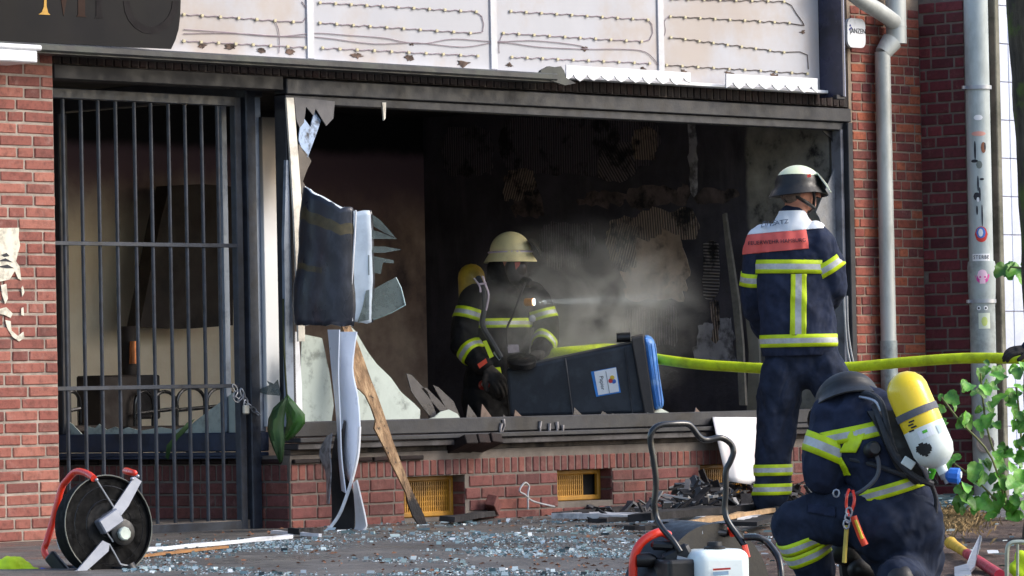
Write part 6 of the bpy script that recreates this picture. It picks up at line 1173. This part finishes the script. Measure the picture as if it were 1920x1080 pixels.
MB().tube(curve_pts([at(*p, 470) for p in [(1888, 1110), (1888, 1060), (1889, 1028), (1896, 1018), (1910, 1016), (1930, 1017)]], 4), .009, 8).build('tube', mat('rack_tube', '#aeb4a4', .4, .4), bk, sm=True); MB().tube([at(1908, 1020, 470), at(1908, 1110, 470)], .006, 8).build('tube', MC['rack_tube'], bk, sm=True)
q = MB(); tcap(q, at(1905, 1065, 470, .05), .03, at(1930, 1085, 470, .05), .05); tcap(q, at(1912, 1045, 470, .05), .025, at(1930, 1060, 470, .05), .04); grow(q, 'cloth', MC['neon_cloth'], bk, .009, 3, .01)
nz_ = thing('gloved_hand', 'black gloved hand gripping the hose at the right edge', 'glove', at(1915, 665, 330)); hand(nz_, at(1935, 655, 330, -.02), (at(1900, 658, 330, -.04)-at(1935, 655, 330, -.02)), ZUP-f0*.5, f0, GLV, .7, 1.1)
limb(MB(), [(at(1930, 654, 330, -.02), .05), (at(1990, 640, 330, .1), .07)]).build('sleeve', NAVY, nz_, sm=True)
# ------------------------------------------------------------------ linden shoots and tree
LG = mat('linden_leaf', '#4f8a2c', .45, 0, .4, 3, .4, 9, dirt='#7fae48', dscale=2, damt=.5, rand=.4)
def leaf_mesh(k):      # heart-shaped, toothed, folded along the midrib
    rg_ = random.Random(k); n = 22; rim = []
    for i in range(n):
        a = -math.pi+2*math.pi*(i+.5)/n; tip = max(0, math.cos(a))**6*.22; r_ = .48*(1+.16*math.cos(a)-.16*max(0, -math.cos(a))**8) + tip; r_ *= 1+(.05 if i % 2 else -.05)+rg_.uniform(-.04, .04)
        rim.append((r_*math.cos(a)+.3, r_*math.sin(a)*.92))
    fz = lambda x_, y_: .30*abs(y_)-.35*(x_-.3)**2*rg_b + .06*math.sin(x_*9+k)*abs(y_)*2
    rg_b = rg_.uniform(.2, 1.0); vs = [(x_, y_, fz(x_, y_)) for x_, y_ in rim]+[(.3+(x_-.3)*.5, y_*.5, fz(.3+(x_-.3)*.5, y_*.5)-.02) for x_, y_ in rim]+[(.28, 0, -.03)]
    fs = [(i, (i+1) % n, n+(i+1) % n, n+i) for i in range(n)]+[(n+i, n+(i+1) % n, 2*n) for i in range(n)]
    me = bpy.data.meshes.new('leaf'); me.from_pydata(vs, [], fs); me.update(); me.materials.append(LG)
    for p in me.polygons: p.use_smooth = True
    return me
LM = [leaf_mesh(k) for k in range(5)]; rl = random.Random(5)
def leaf(par, p, size, nrm=None):
    o = bpy.data.objects.new('leaf', rl.choice(LM)); COL.objects.link(o); o.parent = par
    nn = Vector(nrm or (-f0*.6+ZUP*rl.uniform(.0, 1.2)+r0*rl.uniform(-.9, .9))).normalized(); d = (-ZUP*rl.uniform(.3, 1)+r0*rl.uniform(-1, 1)-f0*.2); d = (d-nn*d.dot(nn)).normalized()
    M = Matrix((d, nn.cross(d), nn)).transposed().to_4x4() @ Matrix.Scale(size, 4); M.translation = p-org(par); o.matrix_local = M; return o
STM = mat('green_stem', '#6a7040', .7)
def shoots(label, s, stems, leaves, base):
    pl_ = thing('linden_shoots', label, 'plant', base)
    for pts in stems: MB().tube(curve_pts([at(a, b_, s, d) for a, b_, d in pts], 4), .006, 6).build('stem', STM, pl_, sm=True)
    for a, b_, w_, d in leaves:
        leaf(pl_, at(a, b_, s, d), w_*.82/s)
        for _ in range(2): leaf(pl_, at(a+rl.uniform(-20, 20), b_+rl.uniform(-18, 18), s, d+rl.uniform(-.05, .12)), w_*rl.uniform(.35, .75)/s)
    return pl_
shoots('green linden shoots growing in front of the sticker covered downpipe', 345, [[(1895, 985, 0), (1880, 900, 0), (1850, 800, 0), (1838, 700, 0)], [(1895, 985, 0), (1860, 860, -.1), (1800, 790, -.1), (1765, 745, -.1)], [(1895, 985, .05), (1915, 850, .05), (1905, 720, .05)], [(1890, 960, 0), (1830, 900, -.1), (1790, 870, -.1)]],
       [(1776, 737, 38, -.1), (1772, 765, 22, -.12), (1757, 775, 24, -.1), (1772, 790, 28, -.1), (1803, 778, 40, -.1), (1835, 690, 30, 0), (1822, 720, 34, 0), (1843, 722, 34, -.05), (1860, 700, 34, 0), (1885, 740, 42, 0), (1862, 775, 40, -.05), (1838, 785, 36, 0), (1888, 705, 34, .05), (1908, 690, 34, .05), (1915, 725, 36, .05), (1905, 790, 42, 0), (1918, 770, 36, 0), (1788, 862, 30, -.1), (1832, 868, 44, -.1), (1800, 928, 48, -.12), (1822, 918, 40, -.1), (1850, 938, 46, -.1), (1885, 870, 44, 0), (1905, 855, 40, 0), (1872, 888, 42, -.05), (1905, 900, 46, -.05), (1880, 925, 44, -.05), (1912, 940, 46, -.05), (1862, 915, 38, 0), (1895, 955, 40, -.05), (1918, 880, 42, 0), (1848, 860, 28, 0), (1808, 905, 34, -.1), (1870, 845, 32, .0), (1850, 755, 30, 0), (1870, 725, 30, .05), (1900, 760, 32, .03), (1890, 840, 36, .02), (1915, 820, 36, .04), (1870, 960, 40, -.05), (1910, 975, 44, -.05)], gnd(at(1895, 960, 345)))
tree = thing('linden_tree', 'mossy linden trunk at the upper right edge of the picture frame', 'tree', gnd(at(2010, 1000, 380))); tree['label'] = 'mossy linden tree trunk standing before the tiled wall at far right'
BARK, t, b = newmat('bark'); gp = t.nodes.new('ShaderNodeNewGeometry').outputs['Position']
c = ramp(t, noi(t, 14, 7, .7, coord(t, (1, 1, .25))), [(.3, lin('#2f2a22')), (.55, lin('#5d5443')), (.75, lin('#7d755c'))]); c = mixc(t, smooth(t, noi(t, 5, 4, .6, gp), .5, .65), c, lin('#5a6a2c')); L(t, c, b.inputs['Base Color']); b.inputs['Roughness'].default_value = .9; bump(t, b, noi(t, 16, 7, .75, coord(t, (1, 1, .2))), 1, .05)
tp = [gnd(at(2010, 1000, 380))-ZUP*.05] + [at(a, b_, 380) for a, b_ in [(2005, 900), (2000, 700), (1996, 500), (1988, 350), (1978, 200), (1966, 50), (1958, -100), (1950, -300)]]
q = MB().tube(curve_pts(tp, 5), [.26]*3+[.20]*40 if False else [.26, .25, .24, .23, .22]+[.205]*(len(curve_pts(tp, 5))-5), 22)
for v in q.v: k = noise.noise(Vector((v.x*9, v.y*9, v.z*2)))*.012+noise.noise(v*3)*.015; v += Vector((noise.noise(v*5)*.02, noise.noise(v*5+Vector((4, 0, 0)))*.02, 0))
q.build('trunk', BARK, tree, sm=True)
for a, b_, a2, b2, d in ((1955, -200, 1800, -620, .5), (1952, -250, 2150, -600, -.4), (1950, -300, 1960, -800, .2)): MB().tube([at(a, b_, 380), at((a+a2)/2, (b_+b2)/2-20, 380, d*.5), at(a2, b2, 380, d)], [.12, .08, .04], 12).build('limb', BARK, tree, sm=True)
for a, b_, w_ in ((1885, 497, 30), (1900, 492, 30), (1912, 500, 34), (1908, 508, 32), (1918, 490, 30), (1893, 508, 24)): leaf(tree, at(a, b_, 372), w_/372)
MB().tube([at(1990, 510, 380), at(1940, 505, 376), at(1890, 500, 372)], .005, 6).build('twig', STM, tree)
for pts, lab in (([(1582, 545, -.12), (1584, 600, -.13), (1588, 650, -.15), (1596, 690, -.2), (1606, 740, -.25), (1612, 800, -.25)], 'thin pale cable hanging down the right window jamb'), ([(1588, 555, -.1), (1590, 620, -.12), (1600, 680, -.18), (1618, 740, -.24), (1622, 800, -.24)], 'second grey cable curving away from the right window jamb')):
    o = MB().tube(curve_pts([onY(a, b_, c_) for a, b_, c_ in pts]+[Vector((onY(1625, 900, -.25).x, -.25, .02))], 4), .007, 6).build('cable', mat('grey_cable', '#8d9092', .5), sm=True); tag(o, lab, 'cable')
